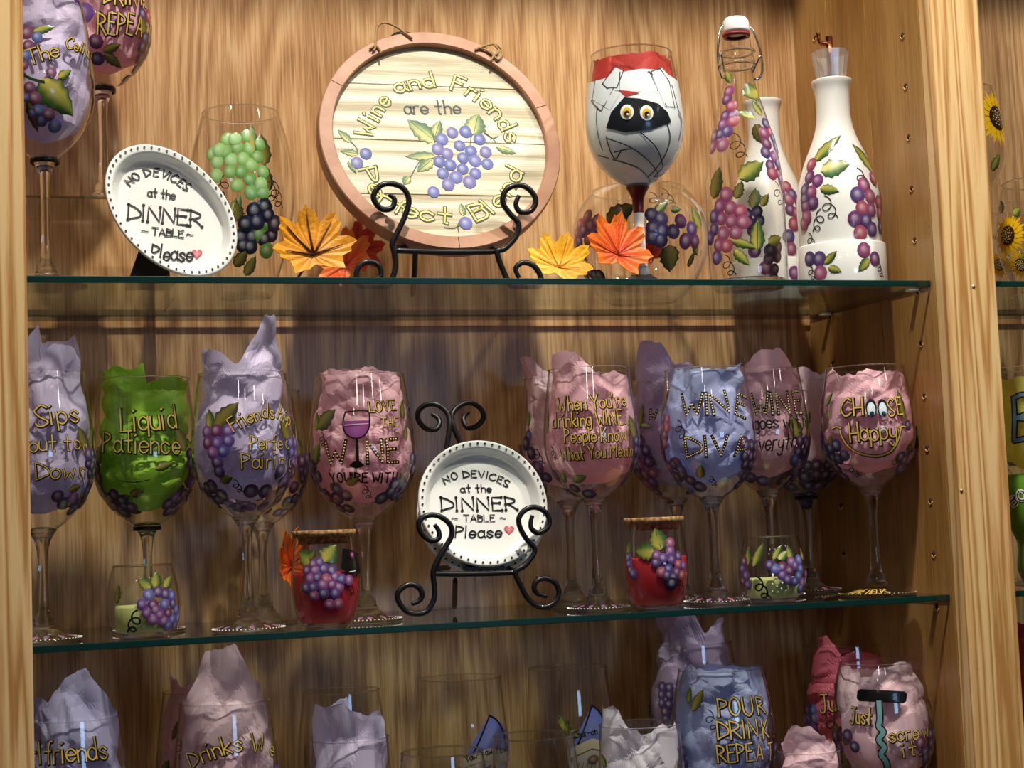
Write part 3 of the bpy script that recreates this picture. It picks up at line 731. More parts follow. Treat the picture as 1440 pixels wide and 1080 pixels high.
p.grape(1155, 563, 8, GRAPE); p.grape(1153, 580, 9, GRAPE); p.leaf(1162, 571, 1176, 553, 10, 0); p.leaf(1164, 576, 1169, 592, 8, 0); p.leaf(1170, 645, 1187, 640, 13, 1); p.cluster(1166, 636, 28, 42, 9, DARKG); p.curl(1194, 656, 16, 1)
p.leaf(1272, 590, 1266, 548, 12, 1); p.grape(1276, 598, 8, PLUM); p.leaf(1254, 652, 1268, 646, 9, 0); p.curl(1276, 628, 10); sidegrapes(p, L, DARKG, sides=(84,), z=.3, leafs=False, w=30, h=36); bottomrow(p, L, angs=()); p.done(L.t)
fp = Paint(Plane((L.x, L.y-.0, Z2+.0085), (1, 0, 0), (0, .95, .22)), 25)
fp.s.ppm = lambda b=0: 1409.0
A = L.a0
ft = MB(); fp.t = ft
X_, Y_ = L.x, L.y
def footpt(a, r):
    P_ = [(.0118, .0108), (.039*.5, .0068), (.039*.72, .0044), (.039, .0024)]; zz = P_[-1][1]
    for (ra, za), (rb_, zb) in zip(P_, P_[1:]):
        if ra <= r <= rb_: zz = za+(zb-za)*(r-ra)/(rb_-ra)
    return (X_+r*math.sin(a), Y_-r*math.cos(a), Z2+zz)
class Foot:
    def __init__(s): pass
    def loc(s, px, py): return 0, 0
    def pt(s, a, b, off=0): return Vector(footpt(L.a0+a/.034, .0355-b))+Vector((0, 0, off))
    def mv(s, a, b, du, dv): return a+du, b-0+dv
    def ppm(s, b=0): return 1409.0
fp = Paint(Foot(), 3); cur = -.034
for ch in 'WINE HELPS':
    if ch in GLY:
        for sk in GLY[ch][1]:
            u = .0011; pts = [(cur+gx*u*.62, (gy-2)*u*1.9) for gx, gy in sk]; fp.ribbon([(a, b) for a, b in pts], .0013, GOLD, .0006, (0, 0))
        cur += GLY[ch][0]*.00068+.0016
    else: cur += .003
for k in range(26):
    fp.blob(fp.t, rad(-90+k*7.2)*.034, -.0025, .0006, .0006, GOLD, seg=6, off=.0004)
fp.t.build('foot_lettering', M['paint'], L.t, kind='stuff', label='gold lettering round the foot')
tissue(L, 'pink', "pink tissue paper with a broad folded corner in the choose happy glass", [(-62, 22, .006, 0), (38, 36, .0, 0)], top=-.007, seed=26)

# ---- bottom shelf (upper parts in view)
X = place(110, .1, Z3)
L = wine_glass('wine_glass', "stemmed wine glass lettered Girlfriends, leftmost on the bottom shelf", X, .1, Z3, .229, .132, .0470, .0400)
p = Paint(L, 31); p.text('Girlfriends', [(18, 1082), (60, 1075), (100, 1072), (152, 1068)], 30, w=2.6); sidegrapes(p, L, DARKG, sides=(88,)); p.done(L.t)
tissue(L, 'lilac', "pale lilac tissue paper rising out of the Girlfriends glass", [(5, 42, .036, -.15), (-70, 40, .02, 0)], top=.004, seed=32)
X = place(325, .1, Z3)
L = wine_glass('wine_glass', "stemmed wine glass lettered Drinks Well, with pink tissue, on the bottom shelf", X, .1, Z3, .234, .132, .0460, .0395)
p = Paint(L, 33); p.text('Drinks Well', [(270, 1083), (290, 1072), (312, 1063), (332, 1058), (350, 1057), (372, 1059), (398, 1070)], 24, w=2.4); p.leaf(390, 1040, 393, 1010, 11, 0); sidegrapes(p, L, GRAPE, sides=(82,), z=.55, leafs=False); bottomrow(p, L, angs=()); p.done(L.t)
tissue(L, 'palepink', "pale pink tissue paper with a tall peak in the Drinks Well glass", [(-5, 46, .046, -.2), (70, 40, .016, -.1)], top=.002, seed=34)
X = place(298, .205, Z3)
L = wine_glass('wine_glass', "stemmed wine glass with pink tissue behind the Drinks Well glass", X, .205, Z3, .236, .132, .0470, .0400)
p = Paint(L, 35); p.leaf(243, 1040, 252, 1012, 9, 1); p.curl(250, 1045, 20); sidegrapes(p, L, DARKG, sides=(-70,), z=.4); bottomrow(p, L, angs=()); p.done(L.t)
tissue(L, 'pink', "dusty pink tissue paper behind the Drinks Well glass", [(-70, 40, .010, 0)], seed=36)
def gnome(p, cx, top, wd, txt, tpath, th, lean=1, nose=None):
    blue, dk = hexc('#7480d0'), hexc('#4a529c')
    H = [(cx, top), (cx+wd*.22, top+10), (cx+wd*.40, top+30), (cx+wd*.5, top+52), (cx, top+46), (cx-wd*.5, top+58), (cx-wd*.36, top+42), (cx-wd*.16, top+18)]
    p.poly(H, blue, .0005, mixc(blue, WHT, .12)); p.line(H[:4], 2.4, off=.0008); p.line([H[0], H[7], H[6], H[5]], 2.4, off=.0008)
    B = [(cx-wd*.52, top+60), (cx, top+46), (cx+wd*.52, top+52), (cx+wd*.54, top+66), (cx, top+60), (cx-wd*.54, top+74)]
    p.poly(B, hexc('#d8cfb0'), .0009); p.text(txt, tpath, th, 'black', w=1.5)
    br = [(cx-wd*.45, top+74), (cx, top+62), (cx+wd*.5, top+68), (cx+wd*.55, top+100), (cx+wd*.3, top+130), (cx, top+140), (cx-wd*.35, top+128), (cx-wd*.55, top+104)]
    p.poly(br, hexc('#c9c6bb'), .0004, hexc('#eceadf'))
    for k in range(9):
        x = cx+wd*(-.42+k*.105); p.line([(x, top+80), (x-3+k*.7, top+96), (x-5+k, top+118)], 1, hexc('#8d8a80'), .0008)
    a, b = p.s.loc(cx+2, top+76); p.blob(p.t, a, b, p.m(9), p.m(7), hexc('#8a6a58'), off=.0011)
X = place(490, .205, Z3)
L = wine_glass('wine_glass', "tall stemmed glass with a painted blue hat, behind the short glass of lavender tissue", X, .205, Z3, .227, .130, .0440, .0370)
p = Paint(L, 40); gnome(p, 508, 1018, 50, 'Hi', [(495, 1082), (505, 1082)], 6); p.done(L.t)
X = place(500, .09, Z3)
L = wine_glass('wine_glass', "short stemmed glass holding lavender tissue, in front of the blue hat glass", X, .09, Z3, .195, .118, .0400, .0360)
tissue(L, 'lav', "lavender tissue paper in the short glass left of the gnome glasses", [(-35, 45, .026, .1), (45, 40, .012, .1), (150, 60, .012, 0)], top=.008, seed=41)
X = place(660, .205, Z3)
L = wine_glass('wine_glass', "stemmed glass painted with a pointed hat gnome, band reading Yaw-Yaw", X, .205, Z3, .232, .134, .0455, .0405)
p = Paint(L, 43); gnome(p, 688, 1006, 70, 'Yaw-Yaw Yaw', [(656, 1072), (680, 1063), (712, 1057)], 10); p.done(L.t)
X = place(812, .205, Z3)
L = wine_glass('wine_glass', "stemmed glass painted with a round hat gnome, band reading Sear-ch", X, .205, Z3, .235, .134, .0450, .0395)
p = Paint(L, 44); gnome(p, 832, 992, 56, 'Sear-ch', [(808, 1038), (840, 1032)], 9)
for k in range(7): p.leaf(800, 1032, 800+16*math.cos(k*.9+2), 1022+16*math.sin(k*.9+3), 8, 0)
p.done(L.t)
def stemless(name, label, X, Y, Z, prof, group=None, mat=None, cat='glass'):
    t = thing(name, (X, Y, Z), label, cat, group); b = MB(); b.lathe([(r, Z+z) for r, z in prof], X, Y, 56); b.build('glass_body', mat or M['glass'], t)
    r, z = prof[-1]; lip = MB(); lip.tube([(X+r*math.sin(a), Y-r*math.cos(a), Z+z) for a in [2*math.pi*i/56 for i in range(57)]], .0008, 6, cap=False); lip.build('rim', M['sglass'], t)
    base = [(.0006, Z+.0006), (prof[1][0]*.95, Z+.0006), (prof[1][0]*.9, Z+.0045), (.0006, Z+.004)]; q = MB(); q.lathe(base, X, Y, 40); q.build('thick_base', M['sglass'], t)
    L = Lathe(X, Y, Z, prof[1:]); L.t = t; L.h = prof[-1][1]; L.rr = prof[-1][0]; L.zlo = 0; L.hb = L.h; return L
def sp(pts, n=4): return [(max(v.x, .0004), v.y) for v in smooth_pts([(a, b, 0) for a, b in pts], n)]
for ub, yy, h, nm in ((632, .075, .178, 'left'), (762, .075, .186, 'right')):
    X = place(ub, yy, Z3)
    L = stemless('tumbler', 'empty clear tumbler in front of the gnome glasses, '+nm+' of the two', X, yy, Z3, [(.0006, 0), (.028, 0)]+sp([(.031, .004), (.041, .05), (.0435, .1), (.0405, .15), (.0370, h)]), 'empty clear tumblers before the gnome glasses')
    p = Paint(L, 50+ub)
    for k in range(5): p.leaf(0, 0, -16+8*k, -30, 10, 0, loc=(L.a0+rad(175), .10))
    p.cluster(0, 0, 40, 50, 7, PLUM, loc=(L.a0+rad(180), .10)); p.done(L.t)
X = place(912, .075, Z3)
L = wine_glass('wine_glass', "clear stemmed glass with white blue tissue left of the pour drink repeat glass", X, .075, Z3, .189, .122, .0420, .0375)
p = Paint(L, 60); p.curl(850, 1072, 14); p.leaf(852, 1078, 840, 1062, 11, 0); p.done(L.t)
tissue(L, 'white', "pale lavender tissue paper with two peaks, left of the pour drink repeat glass", [(-62, 40, .030, -.1), (58, 40, .012, 0)], top=-.012, seed=61)
X = place(990, .205, Z3)
L = wine_glass('wine_glass', "stemmed wine glass with tall mauve tissue behind the pour drink repeat glass", X, .205, Z3, .252, .132, .0480, .0410)
p = Paint(L, 62); p.leaf(948, 978, 966, 964, 9, 1); p.cluster(936, 960, 30, 70, 7, DARKG); p.curl(960, 990, 20); bottomrow(p, L, angs=()); p.done(L.t)
tissue(L, 'mauve', "tall mauve tissue paper behind the pour drink repeat glass", [(-30, 40, .040, .05), (55, 35, .018, .1)], top=.006, seed=63)
X = place(1030, .105, Z3)
L = wine_glass('wine_glass', "stemmed wine glass lettered Pour Drink Repeat, on the bottom shelf", X, .105, Z3, .233, .136, .0505, .0410)
p = Paint(L, 64); p.text('POUR.', [(1012, 1008), (1085, 1004)], 24, w=2.6); p.text('DRINK.', [(1011, 1041), (1089, 1037)], 24, w=2.6); p.text('REPEAT', [(1011, 1073), (1088, 1068)], 24, w=2.6)
p.leaf(974, 1000, 990, 970, 15, 1); p.leaf(968, 990, 970, 966, 10, 0); p.curl(996, 1004, 20); sidegrapes(p, L, DARKG, sides=(-62, 84), z=.45, leafs=False); p.curl(1098, 1024, 12); bottomrow(p, L, angs=()); p.done(L.t)
tissue(L, 'blue', "periwinkle blue tissue paper in the pour drink repeat glass", [(-30, 50, .002, 0), (20, 40, .002, 0)], top=-.001, seed=65)
X = place(1207, .205, Z3)
L = wine_glass('wine_glass', "stemmed wine glass lettered Just, with red tissue, second from the right on the bottom shelf", X, .205, Z3, .240, .134, .0480, .0415)
p = Paint(L, 66); p.text('Just', [(1154, 1002), (1200, 998)], 24, 'gold', w=2.2); p.poly([(1173, 960), (1200, 960), (1200, 972), (1173, 971)], BLK, .0006); p.leaf(1126, 996, 1134, 960, 12, 0); p.cluster(1140, 990, 34, 70, 8, BLUEG); p.curl(1165, 1010, 24); p.leaf(1160, 1060, 1185, 1050, 12, 1); bottomrow(p, L, angs=()); p.done(L.t)
tissue(L, 'rose', "deep rose red tissue paper with one raised corner in the Just glass", [(-45, 26, .018, -.1)], top=-.008, seed=67)
X = place(1255, .09, Z3)
L = wine_glass('wine_glass', "stemmed wine glass lettered Just screw it with a painted corkscrew", X, .09, Z3, .230, .134, .0490, .0390)
p = Paint(L, 68); p.text('Just', [(1196, 1018), (1225, 1020)], 22, 'gold', w=2.2); p.text('screw', [(1252, 1044), (1308, 1037)], 20, 'gold', w=2.2); p.text('it!', [(1271, 1065), (1296, 1061)], 20, 'gold', w=2.2)
p.poly([(1206, 972), (1210, 969), (1271, 972), (1275, 976), (1274, 986), (1270, 989), (1209, 986), (1205, 982)], BLK, .0008)
wv = [(1236, 988), (1236, 1010), (1234, 1020), (1240, 1028), (1233, 1038), (1240, 1048), (1235, 1058), (1241, 1068), (1242, 1078)]
p.line(wv, 10, BLK, .0008); p.line(wv, 6.5, hexc('#6fa0a4'), .0011)
p.leaf(1318, 1018, 1293, 984, 24, 1); p.grape(1328, 990, 8, PLUM); p.grape(1329, 1010, 8, PLUM); sidegrapes(p, L, DARKG, sides=(80,), z=.5, leafs=False); p.curl(1300, 1072, 16); bottomrow(p, L, angs=()); p.done(L.t)
tissue(L, 'palepink', "pale pink tissue paper with a crumpled corner in the Just screw it glass", [(38, 34, .010, -.1), (-60, 26, .004, 0)], top=-.010, seed=69)
X = place(1150, .045, Z3)
L = wine_glass('wine_glass', "low stemmed glass with pink tissue peeking up right of the pour drink repeat glass", X, .045, Z3, .156, .090, .0320, .0290, rf=.026)
tissue(L, 'palepink', "pale pink tissue paper tip at the bottom edge right of the pour drink repeat glass", [(-10, 50, .02, 0)], top=.006, seed=71)

# ---- top shelf stemmed glasses
X = place(66, .10, Z1)
L = wine_glass('wine_glass', "stemmed wine glass with lavender tissue and berries, lettered The Cellar, at the top left", X, .10, Z1, .258, .145, .0435, .0350, rf=.036, band=True, stemmat=M['sglass'])
p = Paint(L, 80); p.text('The', [(42, 92), (84, 80)], 22, w=2.2); p.text('Cellar', [(92, 68), (112, 74), (130, 84)], 18, w=2.2)
p.leaf(55, 113, 102, 156, 40, 0); p.leaf(47, 45, 76, 36, 12, 0); p.leaf(82, 110, 101, 96, 13, 0); p.leaf(40, 140, 46, 183, 14, 1); p.line([(33, 105), (45, 112), (60, 116)], 4, hexc('#1f3d1e'))
B2 = [hexc(c) for c in ('#5a6aa8', '#7a4a6a', '#4a5690', '#8a3a50')]
for (x, y, r) in ((38, 46, 9), (52, 52, 7), (40, 64, 8), (36, 78, 8), (34, 92, 7), (72, 102, 7), (42, 123, 8), (49, 138, 9), (36, 138, 6), (54, 156, 9), (68, 161, 9), (58, 170, 8), (77, 177, 9), (46, 160, 6)): p.grape(x, y, r, B2)
sidegrapes(p, L, DARKG, sides=(95,), z=.5); p.done(L.t)
tissue(L, 'lav', "pale lavender tissue paper in the glass lettered The Cellar", [(-5, 45, .004, 0)], top=-.004, seed=81)
RZ = Z1+.094
X = place(147, .2, RZ)
L = wine_glass('wine_glass', "stemmed wine glass lettered Repeat, standing on the clear riser at top left", X, .2, RZ, .250, .138, .0475, .0405, rf=.034, band=True)
p = Paint(L, 82); p.text('REPEAT', [(138, 48), (214, 52)], 30, w=2.8); p.text('DRINK', [(147, 6), (206, 10)], 30, w=2.8)
p.grape(103, 12, 14, PLUM); p.grape(118, 18, 14, GRAPE); p.grape(96, 0, 14, GRAPE); p.grape(135, 58, 10, GRAPE); p.grape(137, 82, 10, DARKG); p.grape(200, 20, 10, DARKG); p.grape(208, 24, 10, [hexc('#a03848')]); p.leaf(145, 73, 170, 59, 13, 1); p.leaf(146, 76, 172, 92, 14, 1); sidegrapes(p, L, DARKG, sides=(75, 100), z=.35); p.done(L.t)
tissue(L, 'pink', "pink and mauve tissue paper in the Repeat glass on the riser", [(0, 40, .01, 0)], seed=83)
t = thing('display_riser', (.06, .2, Z1), 'clear acrylic display riser under the Repeat glass', 'riser')
MB().box((-.022, .150, RZ-.003), (.138, .262, RZ-.0003)).build('top_plate', M['acrylic'], t, smooth=False, bevel=.001)
for xx in (-.022, .1355): MB().box((xx, .150, Z1+.0003), (xx+.0025, .262, RZ-.0031)).build('leg', M['acrylic'], t, smooth=False, bevel=.0008)

# mummy glass
X = place(903, .09, Z1)
L = wine_glass('wine_glass', "stemmed wine glass painted as a bandaged face with two yellow eyes, red tissue inside", X, .09, Z1, .232, .133, .0478, .0398, rf=.033, footpaint=[WHT])
p = Paint(L, 90); Wc, Wd = hexc('#e4eef2'), hexc('#cfdfe6')
def band_fill(a0, a1, zlo, zhi, col, off=.0004, nx=26, nzz=10):
    g = p.l
    rows = [[g.vert(L.pt(L.a0+rad(a0+(a1-a0)*i/nx), (lambda t: zlo(a0+(a1-a0)*i/nx)+(zhi(a0+(a1-a0)*i/nx)-zlo(a0+(a1-a0)*i/nx))*t)(k/nzz), off), col) for i in range(nx+1)] for k in range(nzz+1)]
    for k in range(nzz):
        for i in range(nx): g.face(rows[k][i], rows[k][i+1], rows[k+1][i+1], rows[k+1][i])
zt = L.zlo+L.hb*.80
band_fill(-180, 180, lambda a: L.zlo+.001, lambda a: L.zlo+L.hb*(.79+.02*math.sin(rad(a*3+40))), Wc, nx=60, nzz=16)
for strip in ([(848, 118), (866, 95), (880, 102), (871, 128), (856, 126)], [(872, 102), (913, 103), (925, 130), (871, 128)], [(915, 101), (930, 95), (945, 112), (952, 150), (935, 150)], [(951, 99), (958, 104), (963, 126), (953, 122)], [(838, 112), (872, 132), (858, 155), (833, 140)]):
    p.poly(strip, Wc, .0007); p.line(strip+[strip[0]], 1.5, hexc('#2a3136'), .0011, sm=False)
p.poly([(870, 127), (884, 128), (900, 131), (880, 136)], hexc('#b23a34'), .0009)
p.poly([(878, 137), (860, 158), (853, 180), (880, 186), (915, 182), (943, 172), (938, 158), (925, 146), (900, 139)], hexc('#1a1e22'), .0012, hexc('#20262b'))
for ex, ey in ((882, 158), (909, 159)):
    for (dx, dy, rx, ry, c, o) in ((0, 0, 9.2, 10.5, WHT, .0018), (0, .5, 5.8, 6.6, hexc('#e2b422'), .0026), (0, 2, 3.4, 3.6, BLK, .0034), (1.2, 4, 1.5, 1.5, WHT, .0042)):
        a, b = L.loc(ex+dx, ey+dy); p.blob(p.t, a, b, p.m(rx), p.m(ry), c, mixc(c, BLK, .12), c, o, 18, dome=.0004)
for ln in ([(832, 141), (853, 160), (858, 158)], [(841, 150), (838, 165), (838, 210)], [(853, 192), (855, 222), (870, 213)], [(853, 194), (880, 208), (896, 222), (908, 240), (914, 252)], [(862, 224), (890, 240), (897, 258)], [(900, 186), (922, 205), (938, 228)], [(856, 222), (838, 214)], [(936, 170), (946, 192), (944, 215), (934, 240)], [(944, 120), (952, 150), (962, 162), (966, 170)], [(953, 160), (963, 172), (960, 195)], [(960, 190), (948, 215)], [(934, 243), (917, 254), (912, 240)], [(864, 214), (888, 212)], [(845, 240), (838, 225), (834, 205)]):
    p.line(ln, 1.5, hexc('#20262a'), .0009)
p.done(L.t)
b = MB(); sw = [(.0050, .012), (.0066, .016), (.0056, .03), (.0050, .045), (.0048, .062), (.0049, .0745), (.0056, L.zlo-.010), (.0082, L.zlo-.004), (.0112, L.zlo+.001)]
b.lathe([(r+.0004, Z1+z) for r, z in sw if z < .075], L.x, L.y, 24, close=False); b.build('stem_bandage', M['white2'], L.t)
b = MB(); b.lathe([(r+.0004, Z1+z) for r, z in sw if z > .073], L.x, L.y, 24, close=False); b.build('stem_collar', pmat('maroon_enamel', hexc('#6e1f20'), .25, coat=.4), L.t, label='dark red painted collar')
b = MB(); b.lathe([(.012, Z1+.0118), (.018, Z1+.0074), (.033*.73, Z1+.0050), (.0318, Z1+.0030)], L.x, L.y, 36, close=False); b.build('foot_enamel', M['black'], L.t, label='black painted foot')
tissue(L, 'red', "red tissue paper in the glass with the bandaged face", [(-40, 30, .0, 0)], top=-.008, seed=91, low=.05, amp=.2)

# ---- top shelf: other vessels
X = place(345, .16, Z1)
L = stemless('stemless_glass', 'tall stemless glass painted with a bunch of green grapes, behind the leaning dish', X, .16, Z1, [(.0006, 0), (.024, 0)]+sp([(.027, .003), (.030, .014), (.040, .045), (.0480, .08), (.0500, .105), (.0475, .135), (.0415, .16), (.0362, .178)]))
p = Paint(L, 95)
for (cx, cy) in ((1150, 705), (1255, 690), (1200, 745), (1310, 730), (1265, 755), (1075, 780), (1140, 770), (1170, 810), (1230, 805), (1300, 795), (1100, 820), (1270, 835), (1330, 870), (1095, 890), (1165, 870), (1220, 870), (1265, 910), (1320, 930), (1200, 940), (1270, 975), (1330, 975), (1110, 760), (1190, 705)):
    p.grape(cx/3.6, cy/3.6, 9.5, GREENG)
for (cx, cy) in ((1170, 380), (1215, 360), (1130, 440), (1180, 430), (1230, 400), (1260, 440), (1110, 500), (1160, 500), (1215, 510), (1120, 540), (1250, 490), (1150, 545)): p.grape(cx/3.27, 180+cy/3.27, 11, NAVY)
for (cx, cy) in ((1190, 488), (1230, 437), (1225, 563)): p.grape(cx/3.27, 180+cy/3.27, 11, [hexc('#5f8f3c')])
p.leaf(357, 215, 356, 172, 14, 0); p.leaf(372, 232, 370, 186, 24, 1); p.leaf(376, 270, 372, 230, 22, 1); p.leaf(326, 306, 340, 276, 16, 2); p.leaf(334, 312, 334, 280, 18, 1); p.leaf(330, 375, 350, 352, 16, 1); p.leaf(345, 388, 360, 360, 14, 1)
p.curl(372, 250, 30); p.curl(384, 262, 26); p.curl(318, 252, 22, -1); p.curl(380, 282, 22, -1); p.done(L.t)

X = place(905, .19, Z1)
L = stemless('fishbowl_vase', 'round clear bowl vase painted with purple grapes, behind the bandaged face glass', X, .19, Z1, [(.0006, 0), (.034, 0)]+sp([(.037, .002), (.050, .012), (.064, .035), (.0710, .062), (.0680, .09), (.0580, .108), (.0480, .118)]), cat='vase')
p = Paint(L, 97)
c5 = lambda x, y: (720+x/4.5, 180+y/4.5)
for (x, y) in ((430, 610), (475, 570), (540, 590), (455, 650), (500, 620), (485, 710), (430, 720), (415, 670), (520, 680), (480, 560), (410, 740)): p.grape(*c5(x, y), 9.5, PLUM)
for (x, y) in ((885, 550), (940, 575), (895, 635), (950, 650), (1020, 655), (1065, 590), (1135, 640), (1095, 715), (1155, 720), (890, 690), (940, 710), (640, 660), (500, 900), (530, 930)): p.grape(*c5(x, y), 10.5, PLUM if x > 1000 else DARKG)
for (x, y) in ((500, 910), (560, 930), (470, 930)): p.grape(*c5(x, y), 9, NAVY)
p.leaf(*c5(600, 600), *c5(775, 505), 30, 1); p.leaf(*c5(560, 625), *c5(680, 650), 8, 0); p.leaf(*c5(915, 530), *c5(995, 455), 12, 2); p.leaf(*c5(1000, 520), *c5(1080, 510), 10, 2); p.leaf(*c5(1190, 640), *c5(1135, 500), 20, 0); p.leaf(*c5(990, 740), *c5(1020, 900), 28, 1); p.leaf(*c5(1110, 880), *c5(1140, 770), 11, 1); p.leaf(*c5(1150, 740), *c5(1200, 800), 12, 0); p.leaf(*c5(440, 800), *c5(490, 850), 8, 1)
p.curl(*c5(880, 430), 22); p.curl(*c5(950, 400), 22); p.done(L.t)

# swing-top bottle
X = place(1054, .09, Z1); Y = .09
t = thing('swing_top_bottle', (X, Y, Z1), 'clear glass bottle with white swing top, painted with grapes', 'bottle')
prof = [(.0006, 0), (.034, 0)]+sp([(.0375, .003), (.0392, .02), (.0392, .09), (.0375, .118), (.0320, .150), (.0245, .178), (.0180, .200), (.0150, .214), (.0142, .222), (.0172, .226), (.0172, .232), (.0150, .240), (.0140, .252), (.0132, .256)], 3)
b = MB(); b.lathe([(r, Z1+z) for r, z in prof], X, Y, 56); b.build('glass_body', M['glass'], t)
b = MB(); b.lathe([(.0006, Z1+.001), (.035, Z1+.001), (.036, Z1+.008), (.0006, Z1+.005)], X, Y, 40); b.build('thick_base', M['sglass'], t)
for z in (.227, .2405):
    b = MB(); b.tube([(X+.0168*math.sin(a), Y-.0168*math.cos(a), Z1+z) for a in [2*math.pi*i/40 for i in range(41)]], .0016, 8, cap=False); b.build('neck_ring', M['sglass'], t)
b = MB(); b.lathe([(.0100, Z1+.2562), (.0135, Z1+.2562), (.0140, Z1+.259), (.0100, Z1+.2595)], X, Y, 32); b.build('rubber_seal', M['rubber'], t)
b = MB(); b.lathe([(.0008, Z1+.2598), (.0132, Z1+.2598), (.0138, Z1+.263), (.0130, Z1+.272), (.0105, Z1+.2755), (.0008, Z1+.2762)], X, Y, 32); st_ = b.build('stopper', M['white2'], t)
for s_ in (1, -1):
    b = MB(); b.tube(smooth_pts([(X+s_*.0135, Y, Z1+.268), (X+s_*.0185, Y-.002, Z1+.262), (X+s_*.0235, Y-.005, Z1+.240), (X+s_*.0240, Y-.006, Z1+.222), (X+s_*.0200, Y-.004, Z1+.213), (X+s_*.0158, Y-.002, Z1+.214)], 4), .0012, 7); b.build('wire_bail', M['steel'], t)
    b = MB(); b.tube(smooth_pts([(X+s_*.0155, Y, Z1+.220), (X+s_*.020, Y-.006, Z1+.232), (X+s_*.0225, Y-.007, Z1+.236), (X+s_*.0242, Y-.006, Z1+.228)], 4), .0009, 6); b.build('wire_loop', M['steel'], t)
L = Lathe(X, Y, Z1, prof[1:]); L.h = .25; p = Paint(L, 101)
c8 = lambda x, y: (960+x/4, 180+y/4)
for (x, y) in ((215, 60), (180, 50), (225, 95), (250, 20), (170, 110), (245, 375), (210, 440), (270, 450), (220, 510), (275, 525), (180, 500), (325, 470), (180, 570), (230, 595), (300, 590), (205, 660), (250, 665), (195, 730), (160, 620), (340, 530)): p.grape(*c8(x, y), 10, PLUM)
for (x, y) in ((455, 30), (505, 60), (470, 90), (520, 110), (465, 140), (510, 165), (490, 215), (530, 200), (500, 255), (540, 260), (560, 330), (550, 290), (575, 370)): p.grape(*c8(x, y), 9.5, PLUM+GRAPE)
c7 = lambda x, y: (960+x/4.235, y/4.235)
for (x, y) in ((275, 545), (265, 590), (290, 630), (255, 690), (300, 690), (240, 740), (265, 780), (225, 800), (300, 720), (495, 740), (520, 790), (485, 800)): p.grape(*c7(x, y), 9, PLUM)
p.leaf(*c8(175, 400), *c8(225, 225), 24, 1); p.leaf(*c8(320, 290), *c8(460, 190), 26, 0); p.leaf(*c7(260, 430), *c7(310, 510), 12, 0); p.leaf(*c7(440, 540), *c7(320, 580), 28, 0); p.leaf(*c7(430, 700), *c7(325, 660), 12, 2); p.leaf(*c7(470, 690), *c7(430, 590), 14, 0); p.leaf(*c8(420, 690), *c8(430, 520), 20, 0); p.leaf(*c8(480, 650), *c8(580, 610), 16, 1); p.leaf(*c8(270, 630), *c8(410, 690), 13, 0); p.leaf(*c8(290, 690), *c8(370, 780), 14, 0); p.leaf(*c8(440, 440), *c8(490, 370), 12, 1); p.leaf(*c8(300, 400), *c8(340, 300), 14, 1)
p.curl(*c8(285, 60), 28); p.curl(*c8(240, 740), 22); p.curl(*c8(520, 330), 24); p.cluster(0, 0, 40, 70, 9, DARKG, loc=(L.a0+rad(170), .09)); p.cluster(0, 0, 40, 60, 9, DARKG, loc=(L.a0+rad(140), .05)); p.done(t)

# white bottles on dishes
def white_bottle(X, Y, h, label, seed):
    t = thing('ceramic_bottle', (X, Y, Z1), label, 'bottle', 'white grape painted bottles')
    prof = [(.0006, .002), (.036, .002)]+sp([(.0385, .006), (.0400, .02), (.0415, .05), (.0425, .085), (.0405, .105), (.0330, .132), (.0235, .155), (.0185, .172), (.0172, .19), (.0180, h-.012), (.0205, h-.003), (.0208, h)], 3)
    prof[0] = (.0006, .003); b = MB(); b.lathe([(r, Z1+z) for r, z in prof]+[(.0190, Z1+h+.0008), (.0165, Z1+h-.004), (.0150, Z1+h-.03), (.0006, Z1+h-.032)], X, Y, 56); b.build('ceramic_body', M['white2'], t)
    L = Lathe(X, Y, Z1, prof[2:]); L.t = t
    d = thing('ceramic_dish', (X, Y, Z1), 'white grape painted dish under the bottle '+('with the copper pourer' if seed == 1 else 'behind the swing top bottle'), 'dish', 'white grape painted dishes')
    b = MB(); b.lathe([(.0006, Z1+.0002), (.0445, Z1+.0002), (.0452, Z1+.002), (.0452, Z1+.044), (.0445, Z1+.0455), (.0436, Z1+.044), (.0434, Z1+.0022), (.0006, Z1+.0018)], X, Y, 56); b.build('dish_wall', M['white'], d)
    D = Lathe(X, Y, Z1, [(.0452, 0), (.0452, .046)]); D.t = d; return L, D
X = place(1186, .10, Z1)
L, D = white_bottle(X, .10, .218, 'white bottle with grapes and a corked copper pourer, at the right end', 1)
p = Paint(L, 111)
for (x, y) in ((1020, 320), (985, 375), (1055, 385), (1010, 450), (1060, 460), (970, 510), (1030, 520), (1000, 590), (1065, 570), (1070, 285), (1100, 420), (1105, 480), (1110, 560), (1120, 380), (1125, 450)): p.grape(*c8(x, y), 10.5, PLUM)
for (x, y) in ((725, 205), (715, 275), (760, 295), (725, 360), (735, 420), (695, 440), (700, 500), (690, 350), (690, 400), (685, 540)): p.grape(*c8(x, y), 9.5, PLUM)
p.leaf(*c8(745, 190), *c8(865, 40), 19, 0); p.leaf(*c8(780, 245), *c8(935, 215), 27, 2); p.leaf(*c8(1065, 245), *c8(980, 85), 22, 0); p.leaf(*c8(775, 340), *c8(880, 370), 14, 0); p.leaf(*c8(1105, 270), *c8(1090, 215), 8, 0)
p.curl(*c8(985, 250), 24); p.curl(*c8(800, 410), 24); p.curl(*c8(780, 480), 22, -1); p.curl(*c8(710, 610), 18); p.done(L.t)
p = Paint(D, 112)
for (x, y) in ((715, 735), (770, 735), (775, 815), (1020, 685), (1080, 735)): p.grape(*c8(x, y), 10, PLUM)
